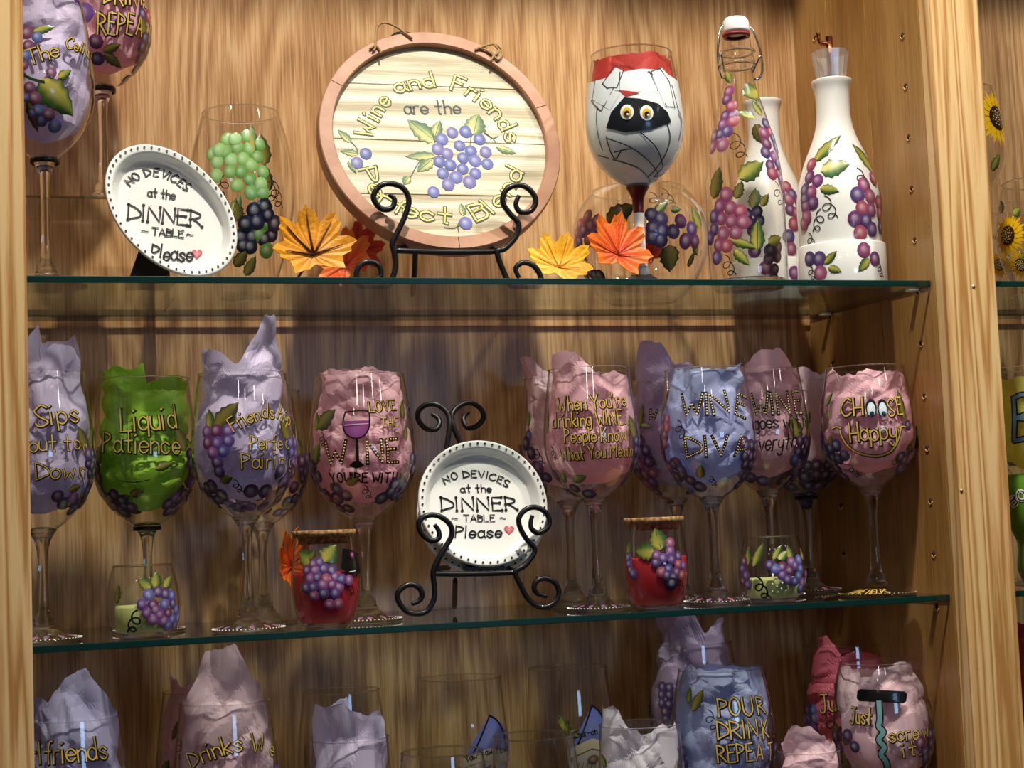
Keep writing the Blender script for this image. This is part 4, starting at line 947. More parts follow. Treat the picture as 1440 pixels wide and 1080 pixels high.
p.leaf(*c8(800, 765), *c8(870, 700), 11, 0); p.leaf(*c8(820, 785), *c8(890, 815), 11, 0); p.leaf(*c8(1045, 735), *c8(980, 805), 13, 0); p.curl(*c8(715, 790), 16); p.curl(*c8(1100, 775), 14); p.done(D.t)
# stopper + pourer of the white bottle
Yb = .10; h = .218
b = MB(); prof = [(.0006, h-.012), (.0130, h-.012), (.0150, h), (.0175, h+.016), (.0200, h+.030)]
b.lathe([(r, Z1+z) for r, z in prof]+[(.0188, Z1+h+.030), (.0165, Z1+h+.016), (.0140, Z1+h+.004)], X, Yb, 14); st_ = b.build('plastic_wrapped_stopper', pmat('crinkled_clear_plastic', (.95, .95, .95, 1), .12, trans=.85), L.t, smooth=False)
b = MB(); b.lathe([(.0006, Z1+h-.01), (.0095, Z1+h-.01), (.0105, Z1+h+.004), (.0006, Z1+h+.006)], X, Yb, 24); b.build('cork', M['sglass'], L.t)
b = MB(); b.tube([(X, Yb, Z1+h+.002), (X, Yb, Z1+h+.047)], .0036, 14); b.build('pourer_tube', M['copper'], L.t)
b = MB(); b.tube(smooth_pts([(X-.002, Yb, Z1+h+.040), (X-.009, Yb, Z1+h+.0395), (X-.012, Yb, Z1+h+.043), (X-.012, Yb, Z1+h+.050)], 4), .0022, 10); b.build('pourer_vent', M['copper'], L.t)
X = place(1087, .205, Z1)
L, D = white_bottle(min(X, .775), .205, .222, 'white bottle with grapes, behind the swing top bottle', 2)
p = Paint(L, 113)
for (x, y) in ((585, 330), (615, 375), (605, 460), (640, 480), (625, 540), (650, 420), (595, 400)): p.grape(*c8(x, y), 9, PLUM)
for (x, y) in ((595, 610), (610, 680)): p.grape(*c8(x, y), 9, PLUM)
p.leaf(*c7(430, 740), *c7(470, 860), 18, 1); p.leaf(*c8(400, 450), *c8(410, 330), 18, 2); p.done(L.t)
p = Paint(D, 114); p.grape(*c8(630, 815), 10, PLUM); p.grape(*c8(470, 785), 10, PLUM); p.done(D.t)

# ---------------------------------------------------------------- round wooden sign
lean = rad(17); O = at_y(617, 203, .150)
PL = Plane(O, (1, .0, 0), (0, math.sin(lean), math.cos(lean)))
R0 = .1215; Ri = .1075
t = thing('round_wooden_sign', PL.pt(0, -R0, 0), 'round plank sign in a rose wood hoop, lettered Wine and Friends are the Perfect Blend', 'sign')
fr = lambda a, b_, c: PL.pt(a, b_, c)
b = MB(); b.lathe([(Ri, -.004), (R0, -.004), (R0+.0005, .006), (R0, .0125), (R0-.001, .0135), (Ri+.001, .0135), (Ri, .0125), (Ri, -.004)], 0, 0, 96, frame=fr, close=False); hoop = b.build('hoop', M['hoop'], t, smooth=False)
for ang in (150, 20, -88):                                        # butt joints of the hoop
    a = rad(ang); n = Vector((math.cos(a), math.sin(a))); d = Vector((-n.y, n.x)); g = MB()
    for (r, s_) in ((Ri+.0012, -1), (R0-.0012, -1), (R0-.0012, 1), (Ri+.0012, 1)): g.vert(PL.pt(n.x*r+d.x*.0003*s_+.0, n.y*r+d.y*.0003*s_, .01365))
    g.face(0, 1, 2, 3); g.build('hoop_joint', M['hole'], hoop)
cuts = [Ri-.0005]+[PL.loc(612, y)[1] for y in (126.5, 203.5, 278.5)]+[-Ri+.0005]
for k in range(4):
    zt_, zb_ = cuts[k]-(.0007 if k else 0), cuts[k+1]+(.0007 if k < 3 else 0); g = MB(); n = 22; f_ = []; bk = []
    for side in (0, 1):
        for i in range(n+1):
            v = zb_+(zt_-zb_)*(i/n) if side == 0 else zt_-(zt_-zb_)*(i/n); x = math.sqrt(max(Ri**2-.0000005-v*v, 0))*(1 if side == 0 else -1)
            f_.append(g.vert(PL.pt(x, v, .0065))); bk.append(g.vert(PL.pt(x, v, 0)))
    m = len(f_); g.face(*f_); g.face(*bk[::-1])
    for i in range(m): j = (i+1) % m; g.face(f_[i], bk[i], bk[j], f_[j])
    g.build('plank', M['plank'], t, smooth=False)
PS = Plane(PL.pt(0, 0, .0066), PL.r, PL.u); PS.k = .3; p = Paint(PS, 120)
p.text('Wine', [(523, 196), (529, 176), (540, 156), (551, 143)], 25, 'sign', w=3.0, jit=0); p.text('and', [(558, 131), (585, 125), (612, 122)], 24, 'sign', w=3.0, jit=0)
p.text('Friends', [(634, 126), (655, 134), (676, 148), (694, 166), (706, 184), (713, 201)], 26, 'sign', w=3.0, jit=0)
p.text('are the', [(570, 160), (648, 160)], 22, hexc('#2c3a3c'), w=2.6)
p.text('Perfect', [(505, 238), (514, 262), (532, 284), (558, 300), (590, 309), (634, 315)], 24, 'sign', w=3.0, jit=0); p.text('Blend', [(670, 312), (692, 302), (712, 284), (726, 264), (736, 243)], 26, 'sign', w=3.0, jit=0)
c3 = lambda x, y: (420+x/3.6, y/3.6)
for (x, y) in ((705, 755), (815, 738), (872, 765), (725, 705), (778, 672), (847, 667), (915, 705), (752, 778), (947, 770), (712, 818), (832, 800), (893, 815), (768, 835), (955, 830), (830, 855), (730, 878), (797, 898), (895, 878), (757, 935), (865, 922), (683, 972), (340, 778), (295, 825)): p.grape(*c3(x, y), 9.3, BLUEG)
p.grape(655, 314, 9.3, BLUEG)
p.leaf(*c3(690, 715), *c3(560, 595), 27, 2); p.leaf(*c3(690, 690), *c3(728, 595), 15, 2); p.leaf(*c3(885, 680), *c3(925, 560), 29, 2); p.leaf(*c3(690, 790), *c3(535, 798), 14, 2); p.leaf(*c3(680, 805), *c3(590, 880), 17, 2); p.leaf(*c3(560, 895), *c3(525, 940), 12, 2); p.leaf(*c3(1000, 745), *c3(1105, 780), 12, 2); p.leaf(*c3(265, 720), *c3(205, 650), 11, 2); p.leaf(*c3(300, 780), *c3(212, 765), 11, 2); p.leaf(*c3(250, 815), *c3(285, 885), 8, 2); p.leaf(652, 303, 650, 284, 10, 2)
G = hexc('#3c5a34')
for ln in ([c3(245, 700), c3(290, 745), c3(300, 780)], [c3(690, 800), c3(620, 810), c3(565, 900)], [c3(870, 730), c3(875, 690), c3(900, 665)], [c3(940, 670), c3(980, 700), c3(1010, 690)], [c3(940, 675), c3(980, 700), c3(1000, 725)], [(625, 320), (638, 321), (648, 316)], [(645, 326), (644, 316), (650, 306)], [c3(690, 720), c3(680, 690), c3(690, 660)]): p.line(ln, 1.6, G)
p.done(t, M['print'])
for pts in ([(524, 72), (528, 66), (529, 45), (532, 36), (541, 32), (556, 37), (572, 48), (580, 54)], [(520, 69), (528, 64), (534, 70), (535, 75)], [(668, 70), (680, 65), (694, 62), (704, 68), (706, 78), (700, 84), (694, 78), (683, 70)], [(672, 67), (683, 70), (694, 76), (689, 87)], [(694, 62), (702, 72), (693, 79)]):
    PT = Plane(PL.pt(0, 0, .0155), PL.r, PL.u); b = MB(); b.tube(smooth_pts([PT.pt(*PT.loc(*q)) for q in pts], 5), .00115, 6); b.build('twine', M['twine'], t)

# ---------------------------------------------------------------- easels
def easel(label, ztop, paths, loc, rmain):
    t = thing('wrought_iron_easel', loc, label, 'easel', 'black scroll easels')
    for nm, pts, ys in paths:
        P = smooth_pts([at_y(q[0], q[1], ys if not isinstance(ys, (list, tuple)) else ys[0]+(ys[1]-ys[0])*i/(len(pts)-1)) for i, q in enumerate(pts)], 5)
        P = [Vector((v.x, v.y, max(v.z, ztop+rmain+.0002))) for v in P]
        b = MB(); b.tube(P, rmain, 10, taper=lambda q: .75+.25*min(1, 12*min(q, 1-q))); b.build(nm, M['iron'], t)
    return t
c6 = lambda l: [(540+x/5.143, 690+y/5.143) for x, y in l]
easel('black wrought iron scroll easel holding the plates on the middle shelf', Z2, [
    ('top_scroll', [(607, 582), (616, 588), (618, 596), (612, 604), (598, 602), (588, 590), (589, 577), (600, 569), (614, 569), (626, 577), (632, 589), (632, 604), (627, 640), (624, 700), (622, 760), (612, 806)], (.165, .115)),
    ('top_scroll', [(659, 580), (652, 587), (653, 596), (660, 602), (672, 598), (680, 587), (676, 575), (664, 567), (651, 568), (639, 577), (635, 589), (639, 604), (655, 640), (680, 700), (705, 760), (722, 803)], (.169, .119)),
    ('front_scroll', c6([(365, 245), (395, 290), (395, 345), (340, 360), (280, 320), (250, 250), (280, 195), (350, 175), (420, 195), (480, 250), (490, 320), (450, 400), (390, 500), (355, 590), (365, 700), (360, 790), (310, 870), (240, 890), (160, 870), (105, 800), (100, 740), (150, 690), (210, 680), (260, 710), (275, 760), (250, 800), (200, 820)]), .066),
    ('front_scroll', c6([(1075, 180), (1060, 230), (1070, 280), (1120, 305), (1180, 270), (1195, 210), (1160, 150), (1090, 120), (1020, 140), (975, 200), (985, 270), (1030, 350), (1085, 410), (1080, 460), (1020, 540), (950, 590), (990, 690), (1040, 780), (1110, 835), (1180, 840), (1240, 800), (1265, 740), (1240, 670), (1170, 635), (1110, 650), (1085, 700), (1110, 745), (1180, 765)]), .066),
    ('ledge_bar', c6([(345, 600), (520, 603), (760, 600), (950, 590)]), (.068, .070)),
    ('ledge_arm', c6([(355, 590), (420, 560), (470, 560)]), (.068, .118)),
    ('ledge_arm', c6([(950, 590), (900, 565), (880, 560)]), (.068, .118)),
    ('rear_leg', c6([(515, 640), (512, 750), (510, 842)]), (.13, .20))], (.409, .09, Z2), .0026)
c4 = lambda l: [(380+x/3.2727, 220+y/3.2727) for x, y in l]
easel('black wrought iron scroll easel holding the round wooden sign', Z1, [
    ('top_scroll', [(575, 92), (560, 92), (546, 80), (545, 62), (556, 50), (570, 48), (584, 53), (594, 66), (597, 90), (596, 150), (590, 250), (575, 350)], (.205, .165)),
    ('top_scroll', [(612, 92), (628, 95), (642, 84), (644, 66), (634, 54), (620, 52), (606, 58), (600, 72), (601, 95), (610, 150), (640, 250), (680, 350)], (.209, .169)),
    ('front_scroll', c4([(545, 175), (572, 198), (558, 238), (510, 240), (475, 190), (500, 140), (550, 125), (610, 145), (638, 200), (622, 270), (590, 340), (562, 400), (570, 440), (577, 500), (562, 560), (520, 620), (460, 635), (405, 590), (398, 530), (425, 492), (470, 486), (505, 510), (508, 550), (480, 570)]), .098),
    ('front_scroll', c4([(1145, 180), (1130, 220), (1150, 255), (1200, 250), (1222, 200), (1190, 150), (1140, 132), (1085, 155), (1070, 210), (1100, 260), (1142, 310), (1130, 370), (1080, 425), (1045, 440), (1070, 520), (1110, 600), (1165, 640), (1225, 620), (1246, 560), (1215, 505), (1165, 488), (1130, 515), (1145, 560)]), .098),
    ('ledge_bar', c4([(565, 432), (800, 440), (1045, 438)]), .101),
    ('ledge_arm', c4([(565, 425), (640, 415), (690, 418)]), (.099, .150)),
    ('ledge_arm', c4([(1045, 440), (1000, 420), (975, 418)]), (.099, .150)),
    ('rear_leg', c4([(668, 425), (665, 520), (655, 640)]), (.16, .225))], (.392, .13, Z1), .0028)

# ---------------------------------------------------------------- plates
def plate(name, label, P, ra, rb, seed, mat=None, dots=34, depth=.011, long_rot=0, group='white lettered dishes'):
    """dish on plane P; long axis ra, short rb, turned by long_rot in its plane"""
    c, s_ = math.cos(long_rot), math.sin(long_rot)
    def fr(x, y, n): X, Y = x*ra, y*rb; return P.pt(X*c-Y*s_, X*s_+Y*c, n)
    t = thing(name, P.pt(0, -rb, 0), label, 'plate', group); k = depth
    prof = [(.002, 0), (.70, 0), (.80, .0006), (.85, k*.5), (.885, k*.92), (.93, k), (.98, k+.0004), (1.0, k-.001), (.99, k-.0035), (.88, k*.35-.002), (.76, -.0045), (.6, -.006), (.002, -.006)]
    sm = smooth_pts([(r, z, 0) for r, z in prof], 3); b = MB(); b.lathe([(max(v.x, .002), v.y) for v in sm], 0, 0, 88, frame=fr); b.build('dish', M['white'], t)
    b = MB(); b.col = BLK
    for i in range(dots):
        a = 2*math.pi*i/dots; cx, cy = .945*math.cos(a), .945*math.sin(a); n0 = len(b.v)
        for q in range(8): b.vert(fr(cx+.0175*math.cos(q*.785), cy+.0175*math.sin(q*.785), k+.0011))
        b.face(*range(n0, n0+8))
    b.build('rim_dots', M['paint'], t, kind='stuff'); return t
O = at_y(676, 711, .098); Pp = Plane(O, (1, 0, 0), (0, math.sin(rad(14)), math.cos(rad(14))))
t = plate('lettered_plate', 'round white plate lettered No devices, front one on the middle shelf easel', Pp, .0625, .0610, 1, dots=52)
p = Paint(Plane(Pp.pt(0, 0, .0004), Pp.r, Pp.u), 131)
p.text('NO DEVICES', [(626, 681), (637, 675), (649, 672), (664, 671), (680, 672), (695, 676), (714, 685)], 10, 'black', w=1.7); p.text('at the', [(648, 692), (691, 692)], 11, 'black', w=1.6); p.text('DINNER', [(621, 718), (728, 717)], 19, 'ends', w=2.1); p.text('TABLE', [(652, 733), (696, 733)], 9, 'black', w=1.5)
p.text('~', [(635, 733), (644, 733)], 9, 'black', w=1.3); p.text('~', [(703, 733), (712, 733)], 9, 'black', w=1.3); p.text('Please', [(640, 756), (705, 755)], 17, 'black', w=1.9, slant=.15); p.heart(716, 745, 15); p.done(t)
O = at_y(673, 728, .118); Pq = Plane(O, (1, 0, 0), (0, math.sin(rad(14)), math.cos(rad(14))))
plate('lettered_plate', 'round white plate mostly hidden behind the front plate on the middle shelf easel', Pq, .0625, .0580, 2, dots=52)
t = thing('plate_spacer', at_y(684, 796, .098), 'small black block under the front plate on the easel', 'block'); q = at_y(684, 789, .09)
MB().box((q.x-.0185, .086, q.z-.0042), (q.x+.0185, .104, q.z+.0042)).build('block', M['black'], t, smooth=False, bevel=.0008)
MB().box((q.x-.0215, .084, q.z-.0082), (q.x+.016, .104, q.z-.0043)).build('block_lip', M['black'], t, smooth=False, bevel=.0006)
O = at_y(239.5, 303, .085); lean = rad(16); Po = Plane(O, (1, 0, 0), (0, math.sin(lean), math.cos(lean)))
t = plate('lettered_plate', 'oval looking white plate tilted to the right, lettered No devices, on the top shelf', Po, .0715, .0490, 3, dots=50, long_rot=rad(-56), depth=.012)
p = Paint(Plane(Po.pt(0, 0, .0006), Po.r, Po.u), 133)
p.text('NO DEVICES', [(183, 262), (197, 251), (212, 247), (228, 249), (244, 256), (262, 269)], 12.5, 'black', w=2.1); p.text('at the', [(208, 276), (246, 280)], 13, 'black', w=2); p.text('DINNER', [(180, 308), (284, 318)], 24, 'ends', w=2.3); p.text('TABLE', [(214, 330), (258, 334)], 11, 'black', w=1.9)
p.text('~', [(198, 329), (209, 330)], 10, 'black', w=1.6); p.text('~', [(263, 334), (272, 334)], 10, 'black', w=1.6); p.text('Please', [(212, 365), (270, 368)], 24, 'black', w=2.5, slant=.12); p.heart(277, 357, 16); p.done(t)
t = thing('plate_stand', at_y(215, 400, .12), 'black folding plate stand behind the tilted top shelf plate', 'stand')
g = MB(); A_, B_, C_, D_ = at_y(196, 350, .108), at_y(238, 376, .108), at_y(240, 396, .108), at_y(176, 392, .108)
for off in (0, .006):
    for v in (A_, B_, C_, D_): g.vert((v.x, v.y+off, max(v.z, Z1+.0006) if v in (C_, D_) else v.z))
for v in (2, 3, 6, 7): g.v[v] = (g.v[v][0], g.v[v][1], Z1+.0006)
for q in ((3, 2, 1, 0), (4, 5, 6, 7), (0, 1, 5, 4), (1, 2, 6, 5), (2, 3, 7, 6), (3, 0, 4, 7)): g.face(*q)
g.build('support_board', M['black'], t, smooth=False); MB().box((g.v[3][0], .06, Z1+.0005), (g.v[2][0], .107, Z1+.004)).build('foot_board', M['black'], t, smooth=False)

# ---------------------------------------------------------------- cloth maple leaves
OUT = [(90, 1), (83, .84), (78, .86), (71, .68), (64, .64), (57, .86), (48, 1.0), (42, .88), (36, .90), (28, .72), (21, .66), (13, .84), (3, .98), (-4, .82), (-10, .84), (-20, .64), (-32, .68), (-42, .78), (-52, .60), (-66, .46), (-82, .34)]
def maple(px, py, Y, size, rot, label, ca, cb, tilt=(0, 0), stemdir=None, seed=1, vein=None, curl=.25, zmin=None, group='cloth autumn leaves'):
    O = at_y(px, py, Y); rn = random.Random(seed); rx, rz = tilt
    Mx = Matrix.Rotation(rz, 3, 'Z') @ Matrix.Rotation(rx, 3, 'X')
    r_, u_ = Mx @ Vector((1, 0, 0)), Mx @ Vector((0, 0, 1)); n_ = r_.cross(u_)
    full = [(a, r) for a, r in OUT]+[(180-a, r) for a, r in OUT[::-1][:-1]]
    def P(x, y):
        h = curl*(x*x+y*y)*size*.9+.05*size*noise.noise(Vector((x*2.2, y*2.2, seed)))
        q = O+r_*(x*size)+u_*(y*size)-n_*(-h); 
        if zmin is not None and q.z < zmin+.0008: q.z = zmin+.0008
        return q
    b = MB(); c0 = b.vert(P(0, -.1), ca); rings = []; K = 7
    for k in range(1, K+1):
        row = []
        for i, (a, r) in enumerate(full):
            aa = rad(a+rot); rr = r*k/K*rn.uniform(.98, 1.02); rip = .014*(1 if i % 2 else -1)*(k/K)
            x, y = rr*math.cos(aa), -.1*(1-k/K)+rr*math.sin(aa); q = P(x, y)+n_*(rip*size)
            if zmin is not None and q.z < zmin+.0008: q.z = zmin+.0008
            row.append(b.vert(q, mixc(ca, cb, min(1, max(0, (k/K)**1.6*.8+.35*noise.noise(Vector((x*3, y*3, seed+9))))))))
        rings.append(row)
    m = len(full)
    for i in range(m):
        j = (i+1) % m; b.face(c0, rings[0][i], rings[0][j])
        for k in range(K-1): b.face(rings[k][i], rings[k+1][i], rings[k+1][j], rings[k][j])
    t = thing('maple_leaf', P(0, -.2), label, 'leaf', group); ob = b.build('blade', M['leaf'], t, smooth=False)
    so = ob.modifiers.new('thick', 'SOLIDIFY'); so.thickness = .0006
    vc = vein or mixc(ca, (0, 0, 0, 1), .25)
    for a, r in ((90, .85), (47, .75), (133, .75), (2, .65), (178, .65)):
        aa = rad(a+rot); v = MB(); v.col = vc
        v.tube([P(r*s_*math.cos(aa), -.1*(1-s_)+r*s_*math.sin(aa))+n_*.0018 for s_ in (0, .25, .5, .75, 1)], .0012 if vein else .0006, 5, taper=lambda q: 1-.7*q); v.build('vein', M['leaf'], t)
    if stemdir:
        e = at_y(stemdir[0], stemdir[1], Y+.004); 
        if zmin is not None: e.z = max(e.z, zmin+.002)
        v = MB(); v.col = vein or mixc(ca, hexc('#3a1410'), .7); v.tube([P(0, -.1)+n_*.0015, P(0, -.1).lerp(e, .5)+n_*.001, e], .0012, 6); v.build('stem', M['leaf'], t)
    return t
OR, YL, RD, DR = hexc('#e07a12'), hexc('#f0a812'), hexc('#e04818'), hexc('#c02a14')
maple(440, 352, .115, .044, 8, 'large amber maple leaf with dark veins, left of the round sign', hexc('#d88a14'), hexc('#e8a020'), (rad(-12), .15), (418, 392), 3, hexc('#4a1a10'), zmin=Z1)
maple(487, 368, .150, .034, 40, 'orange red maple leaf half hidden under the left edge of the round sign', RD, OR, (rad(-10), -.5), None, 4, zmin=Z1)
maple(503, 350, .175, .030, -35, 'red maple leaf furthest back under the left edge of the round sign', DR, RD, (rad(5), .4), None, 5, zmin=Z1)
maple(786, 372, .10, .035, -20, 'yellow gold maple leaf right of the round sign easel', YL, hexc('#f2b824'), (rad(-20), -.2), None, 6, zmin=Z1)
maple(868, 352, .075, .040, -12, 'orange maple leaf leaning on the stem of the bandaged face glass', RD, OR, (rad(-10), .25), None, 7, curl=.15, zmin=Z1)
maple(915, 356, .155, .020, 30, 'small red maple leaf tip behind the bandaged face glass stem', DR, RD, (0, .3), None, 8, zmin=Z1)
maple(407, 792, .135, .034, 25, 'orange maple leaf behind the left red candle jar', RD, OR, (rad(-5), .9), None, 9, zmin=Z2)

# ---------------------------------------------------------------- candle jars and votives
def jar(ub, Y, Z, label, seed, h=.080):
    X = place(ub, Y, Z); prof = [(.0006, 0), (.019, 0)]+sp([(.0215, .0025), (.0270, .013), (.0305, .030), (.0308, .045), (.0290, .060), (.0262, h)], 4)
    L = stemless('candle_jar', label, X, Y, Z, prof, 'red candle jars with cork lids', cat='candle')
    wx = [(max(L.R(z)-.0014, .0006), z) for z in [.0050+.0026*i for i in range(18)]]; b = MB(); b.lathe([(.0006, Z+.0049)]+[(r, Z+z) for r, z in wx]+[(.0006, Z+wx[-1][1]+.0003)], X, Y, 44); b.build('wax', M['wax_red'], L.t)
    b = MB(); b.tube([(X, Y, Z+.048), (X+.0006, Y, Z+.058)], .0007, 6); b.build('wick', M['white2'], L.t)
    b = MB(); b.lathe([(.0006, Z+h-.006), (.0225, Z+h-.006), (.0240, Z+h+.0002), (.0282, Z+h+.0010), (.0285, Z+h+.0055), (.0278, Z+h+.0062), (.0006, Z+h+.0062)], X, Y, 44); b.build('cork_lid', M['cork'], L.t); return L
L = jar(460, .065, Z2, 'red candle jar with cork lid and a black sticker, left of the plate easel', 1)
p = Paint(L, 141); cj = lambda x, y: (280+x/4.5, 680+y/4.5)
for (x, y) in ((765, 500), (725, 510), (685, 550), (735, 550), (790, 540), (840, 550), (705, 600), (750, 595), (805, 605), (860, 590), (680, 660), (725, 655), (785, 640), (840, 640), (885, 655), (730, 710), (790, 695), (860, 695), (825, 765), (880, 760), (900, 605), (945, 610)): p.grape(*cj(x, y), 7.6, GRAPE+PLUM)
p.leaf(*cj(715, 500), *cj(610, 430), 24, 0); p.leaf(*cj(790, 500), *cj(870, 395), 26, 0); p.leaf(*cj(700, 490), *cj(740, 420), 10, 1); p.curl(*cj(950, 640), 14); p.curl(*cj(800, 570), 12); p.poly([cj(905, 410), cj(960, 420), cj(1000, 440), cj(1015, 570), cj(960, 580), cj(895, 540)], BLK, .0012)
a, b2 = L.loc(*cj(960, 455)); p.blob(p.t, a, b2, p.m(4.5), p.m(5), hexc('#7a2a5a'), off=.0018); p.line([cj(945, 560), cj(1000, 555)], 1, WHT, .0018); p.done(L.t)
L = jar(925, .060, Z2, 'red candle jar with cork lid, right of the drinking wine glass', 2)
p = Paint(L, 142); ck = lambda x, y: (720+x/4.5, 660+y/4.5)
for (x, y) in ((1000, 465), (1000, 515), (1050, 550), (910, 590), (955, 560), (1010, 570), (1050, 600), (945, 650), (990, 630), (1040, 650), (980, 670), (1080, 610), (1070, 670), (1020, 680), (915, 545), (745, 600), (755, 640), (770, 660), (740, 560)): p.grape(*ck(x, y), 7.2, GRAPE+PLUM)
p.leaf(*ck(945, 510), *ck(915, 375), 26, 0); p.leaf(*ck(905, 520), *ck(775, 515), 24, 0); p.leaf(*ck(735, 540), *ck(740, 460), 10, 0); p.grape(*ck(1010, 720), 9, NAVY); p.curl(*ck(1060, 720), 16); p.done(L.t)
def votive(ub, Y, Z, label, seed, waxh, h, r):
    X = place(ub, Y, Z); prof = [(.0006, 0), (r*.62, 0)]+sp([(r*.72, .002), (r*.93, .010), (r, .026), (r*.98, h*.62), (r*.90, h*.85), (r*.81, h)], 4)
    L = stemless('votive_holder', label, X, Y, Z, prof, 'clear votive holders with green candles', cat='candle holder')
    w_ = thing('votive_candle', (X, Y, Z+.005), 'pale green wax candle inside the '+('left' if seed == 1 else 'right')+' clear votive holder', 'candle', 'green votive candles')
    b = MB(); b.lathe([(.0006, Z+.0052), (r*.70, Z+.0052), (r*.76, Z+.008), (r*.76, Z+waxh-.002), (r*.72, Z+waxh), (r*.1, Z+waxh-.0015), (.0006, Z+waxh-.0015)], X, Y, 40); b.build('wax', M['wax_green'], w_)
    b = MB(); b.tube([(X, Y, Z+waxh-.003), (X+.001, Y, Z+waxh+.006)], .0008, 6); b.build('wick', M['white2'], w_); return L
L = votive(202, .065, Z2, 'clear votive holder painted with purple grapes, left one under the green tissue glass', 1, .028, .062, .0312)
p = Paint(L, 151); cv = lambda x, y: (x/4.5, 680+y/4.5)
for (x, y) in ((940, 705), (1000, 685), (1045, 700), (1085, 710), (900, 765), (970, 770), (1040, 765), (1090, 760), (985, 800), (930, 820), (1010, 830), (1060, 820), (1110, 800), (970, 860), (1035, 870), (1085, 860), (1120, 850), (1100, 900), (1060, 900)): p.grape(*cv(x, y), 8, GRAPE+BLUEG)
p.leaf(*cv(955, 660), *cv(880, 600), 17, 0); p.leaf(*cv(985, 660), *cv(1000, 560), 17, 0); p.leaf(*cv(1040, 660), *cv(1110, 590), 15, 0); p.leaf(*cv(740, 760), *cv(750, 640), 11, 1); p.curl(*cv(870, 830), 22, -1, w=2.4); p.done(L.t)
L = votive(1088, .058, Z2, 'clear votive holder painted with purple grapes, right one under the everything glass', 2, .024, .063, .0322)
p = Paint(L, 152); cw = lambda x, y: (1000+x/4, 680+y/4)
for (x, y) in ((400, 470), (440, 490), (400, 515), (470, 460), (430, 540), (500, 480), (490, 520), (470, 550), (510, 560), (500, 590), (530, 510), (525, 550), (450, 440), (490, 430), (190, 440), (180, 480), (200, 520), (210, 570), (185, 550), (330, 460), (360, 480)): p.grape(*cw(x, y), 7, GRAPE+BLUEG)
p.leaf(*cw(210, 460), *cw(200, 360), 12, 0); p.leaf(*cw(240, 470), *cw(290, 340), 13, 0); p.leaf(*cw(350, 430), *cw(400, 350), 10, 0); p.leaf(*cw(380, 430), *cw(430, 385), 12, 2); p.leaf(*cw(450, 430), *cw(440, 350), 12, 0); p.leaf(*cw(515, 430), *cw(515, 365), 9, 0); p.curl(*cw(260, 550), 22, w=2.4)
for (x, y) in ((345, 565), (370, 578), (395, 590), (345, 605), (400, 560), (420, 600), (375, 610)):
    a, b2 = L.loc(*cw(x, y)); p.blob(p.t, a, b2, p.m(1.2), p.m(1.2), WHT, off=.0008, seg=6)
p.done(L.t)

# ---------------------------------------------------------------- right bay
def sunflower(p, px, py, r, tilt=1.0):
    a, b = p.s.loc(px, py); n = 16; Y1, Y2 = hexc('#f2c81a'), hexc('#d99a10')
    for ring in (0, 1):
        for k in range(n):
            th = 2*math.pi*(k+.5*ring)/n; L_ = p.m(r*(1 if ring == 0 else .86)); n0 = len(p.l.v); w_ = .2
            for (f, da) in ((.3, -.14), (.65, -w_), (1, 0), (.65, w_), (.3, .14)):
                q = p.s.mv(a, b, L_*f*math.cos(th+da*(1-.3*f)), L_*f*math.sin(th+da*(1-.3*f))); p.l.vert(p.s.pt(q[0], q[1], .0004+ring*.0004), mixc(Y2, Y1, f) if ring else mixc(Y1, Y2, .35))
            p.l.face(n0, n0+1, n0+2, n0+3, n0+4)
    p.blob(p.g, a, b, p.m(r*.42), p.m(r*.42), hexc('#3a2416'), hexc('#1d110a'), hexc('#6b4a2a'), .0014, 20)
    for k in range(26):
        th = k*2.4; rr = p.m(r*.34)*math.sqrt(k/26); q = p.s.mv(a, b, rr*math.cos(th), rr*math.sin(th)); p.blob(p.g, q[0], q[1], p.m(1.3), p.m(1.3), hexc('#b8a060'), off=.0024, seg=5)
X = place(1366, .17, Z1)
L = wine_glass('wine_glass', "stemmed wine glass painted with a sunflower, half hidden by the right post", X, .17, Z1, .232, .128, .0460, .0380, group='sunflower glasses in the right bay')
p = Paint(L, 160); sunflower(p, 1402, 166, 42); p.leaf(1394, 240, 1406, 214, 16, 0); p.done(L.t)
X = place(1470, .09, Z1)
L = stemless('stemless_glass', 'stemless glass painted with sunflowers, at the right edge of the photo', X, .09, Z1, [(.0006, 0), (.026, 0)]+sp([(.029, .003), (.040, .022), (.0460, .045), (.0465, .06), (.0430, .09), (.0370, .115)]), 'sunflower glasses in the right bay')
p = Paint(L, 161); sunflower(p, 1417, 331, 32); sunflower(p, 1436, 372, 22); p.leaf(1410, 300, 1402, 280, 12, 0); p.leaf(1425, 302, 1436, 296, 16, 0); p.leaf(1436, 370, 1446, 355, 14, 0); p.done(L.t)
X = place(1440, .235, Z1)
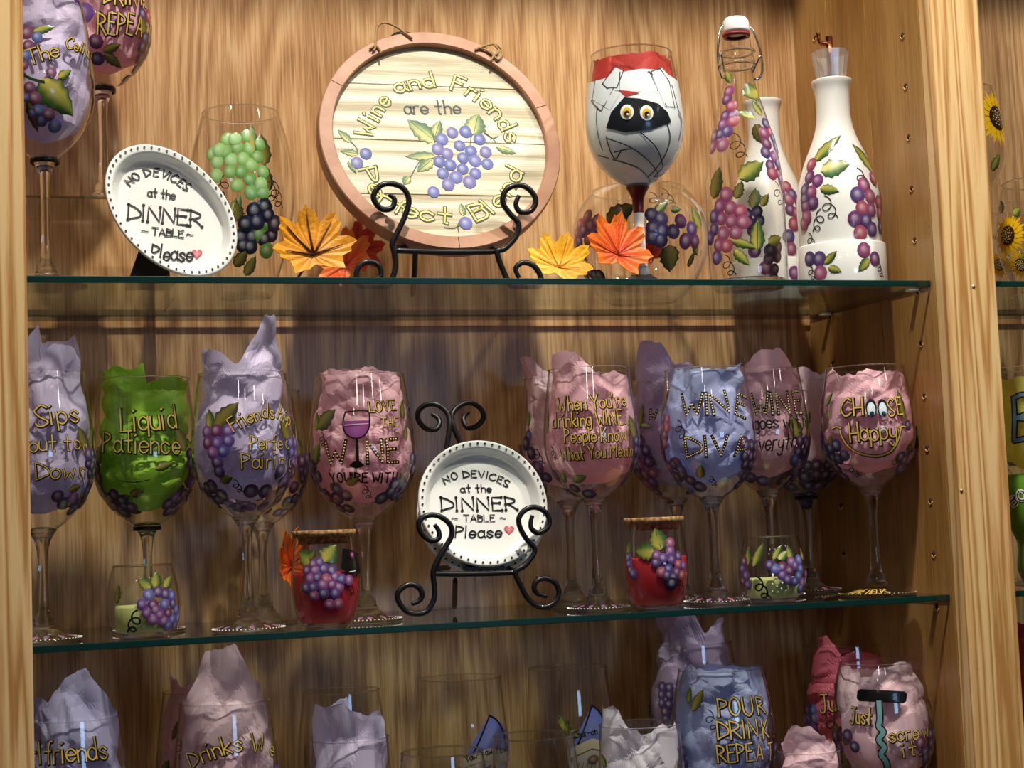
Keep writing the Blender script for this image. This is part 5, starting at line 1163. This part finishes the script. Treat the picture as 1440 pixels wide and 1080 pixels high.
L = stemless('stemless_glass', 'stemless sunflower glass behind the right post, left of the front sunflower one', X, .235, Z1, [(.0006, 0), (.026, 0)]+sp([(.029, .003), (.040, .022), (.0460, .045), (.0465, .06), (.0430, .09), (.0380, .118)]), 'sunflower glasses in the right bay')
p = Paint(L, 162); sunflower(p, 1406, 372, 20); p.leaf(1404, 340, 1404, 322, 10, 0); p.done(L.t)
X = place(1470, .15, Z2)
L = wine_glass('wine_glass', "stemmed wine glass with yellow tissue and a large blue letter B, at the right edge", X, .15, Z2, .232, .130, .0470, .0420, group='glasses on the middle shelf of the right bay')
p = Paint(L, 163); BL = hexc('#6f93b8')
for col, w_, o_ in ((BLK, 9, .0009), (BL, 5, .0013)):
    for ln in ([(1426, 560), (1427, 590), (1424, 618)], [(1426, 560), (1440, 556), (1450, 568), (1444, 582), (1428, 588)], [(1428, 588), (1446, 592), (1450, 606), (1442, 616), (1424, 619)]): p.line(ln, w_, col, o_)
p.poly([(1416, 648), (1424, 650), (1430, 654), (1420, 656)], hexc('#8aa6c0'), .0008)
p.done(L.t); tissue(L, 'yellow', "yellow tissue paper in the glass with the blue letter B", [(-50, 50, .0, 0)], top=-.012, seed=164)
X = place(1470, .065, Z2)
L = stemless('stemless_glass', 'green glass lettered BOO, under the blue letter B glass at the right edge', X, .065, Z2+.0, [(.0006, .0), (.018, .0)]+sp([(.020, .002), (.026, .02), (.0245, .045), (.035, .070), (.0370, .095), (.032, .115)]), 'glasses on the middle shelf of the right bay', mat=pmat('green_enamel_glass', hexc('#5a8f2c'), .15, coat=.5))
p = Paint(L, 165); p.text('BOO', [(1424, 712), (1442, 702), (1460, 700)], 14, WHT, w=4.5); p.text('BOO', [(1424, 712), (1442, 702), (1460, 700)], 14, 'black', w=2); p.done(L.t)
X = place(1452, .035, Z2)
X = place(1475, .10, Z3)
L = wine_glass('wine_glass', "stemmed wine glass with dark red tissue at the lower right edge", X, .10, Z3, .245, .130, .0480, .0420, group='glasses on the bottom shelf of the right bay')
tissue(L, 'darkred', "dark red tissue paper at the lower right edge", [(-60, 60, .02, .1)], top=.004, seed=171, tight=.97)
print('objects', len(bpy.data.objects))
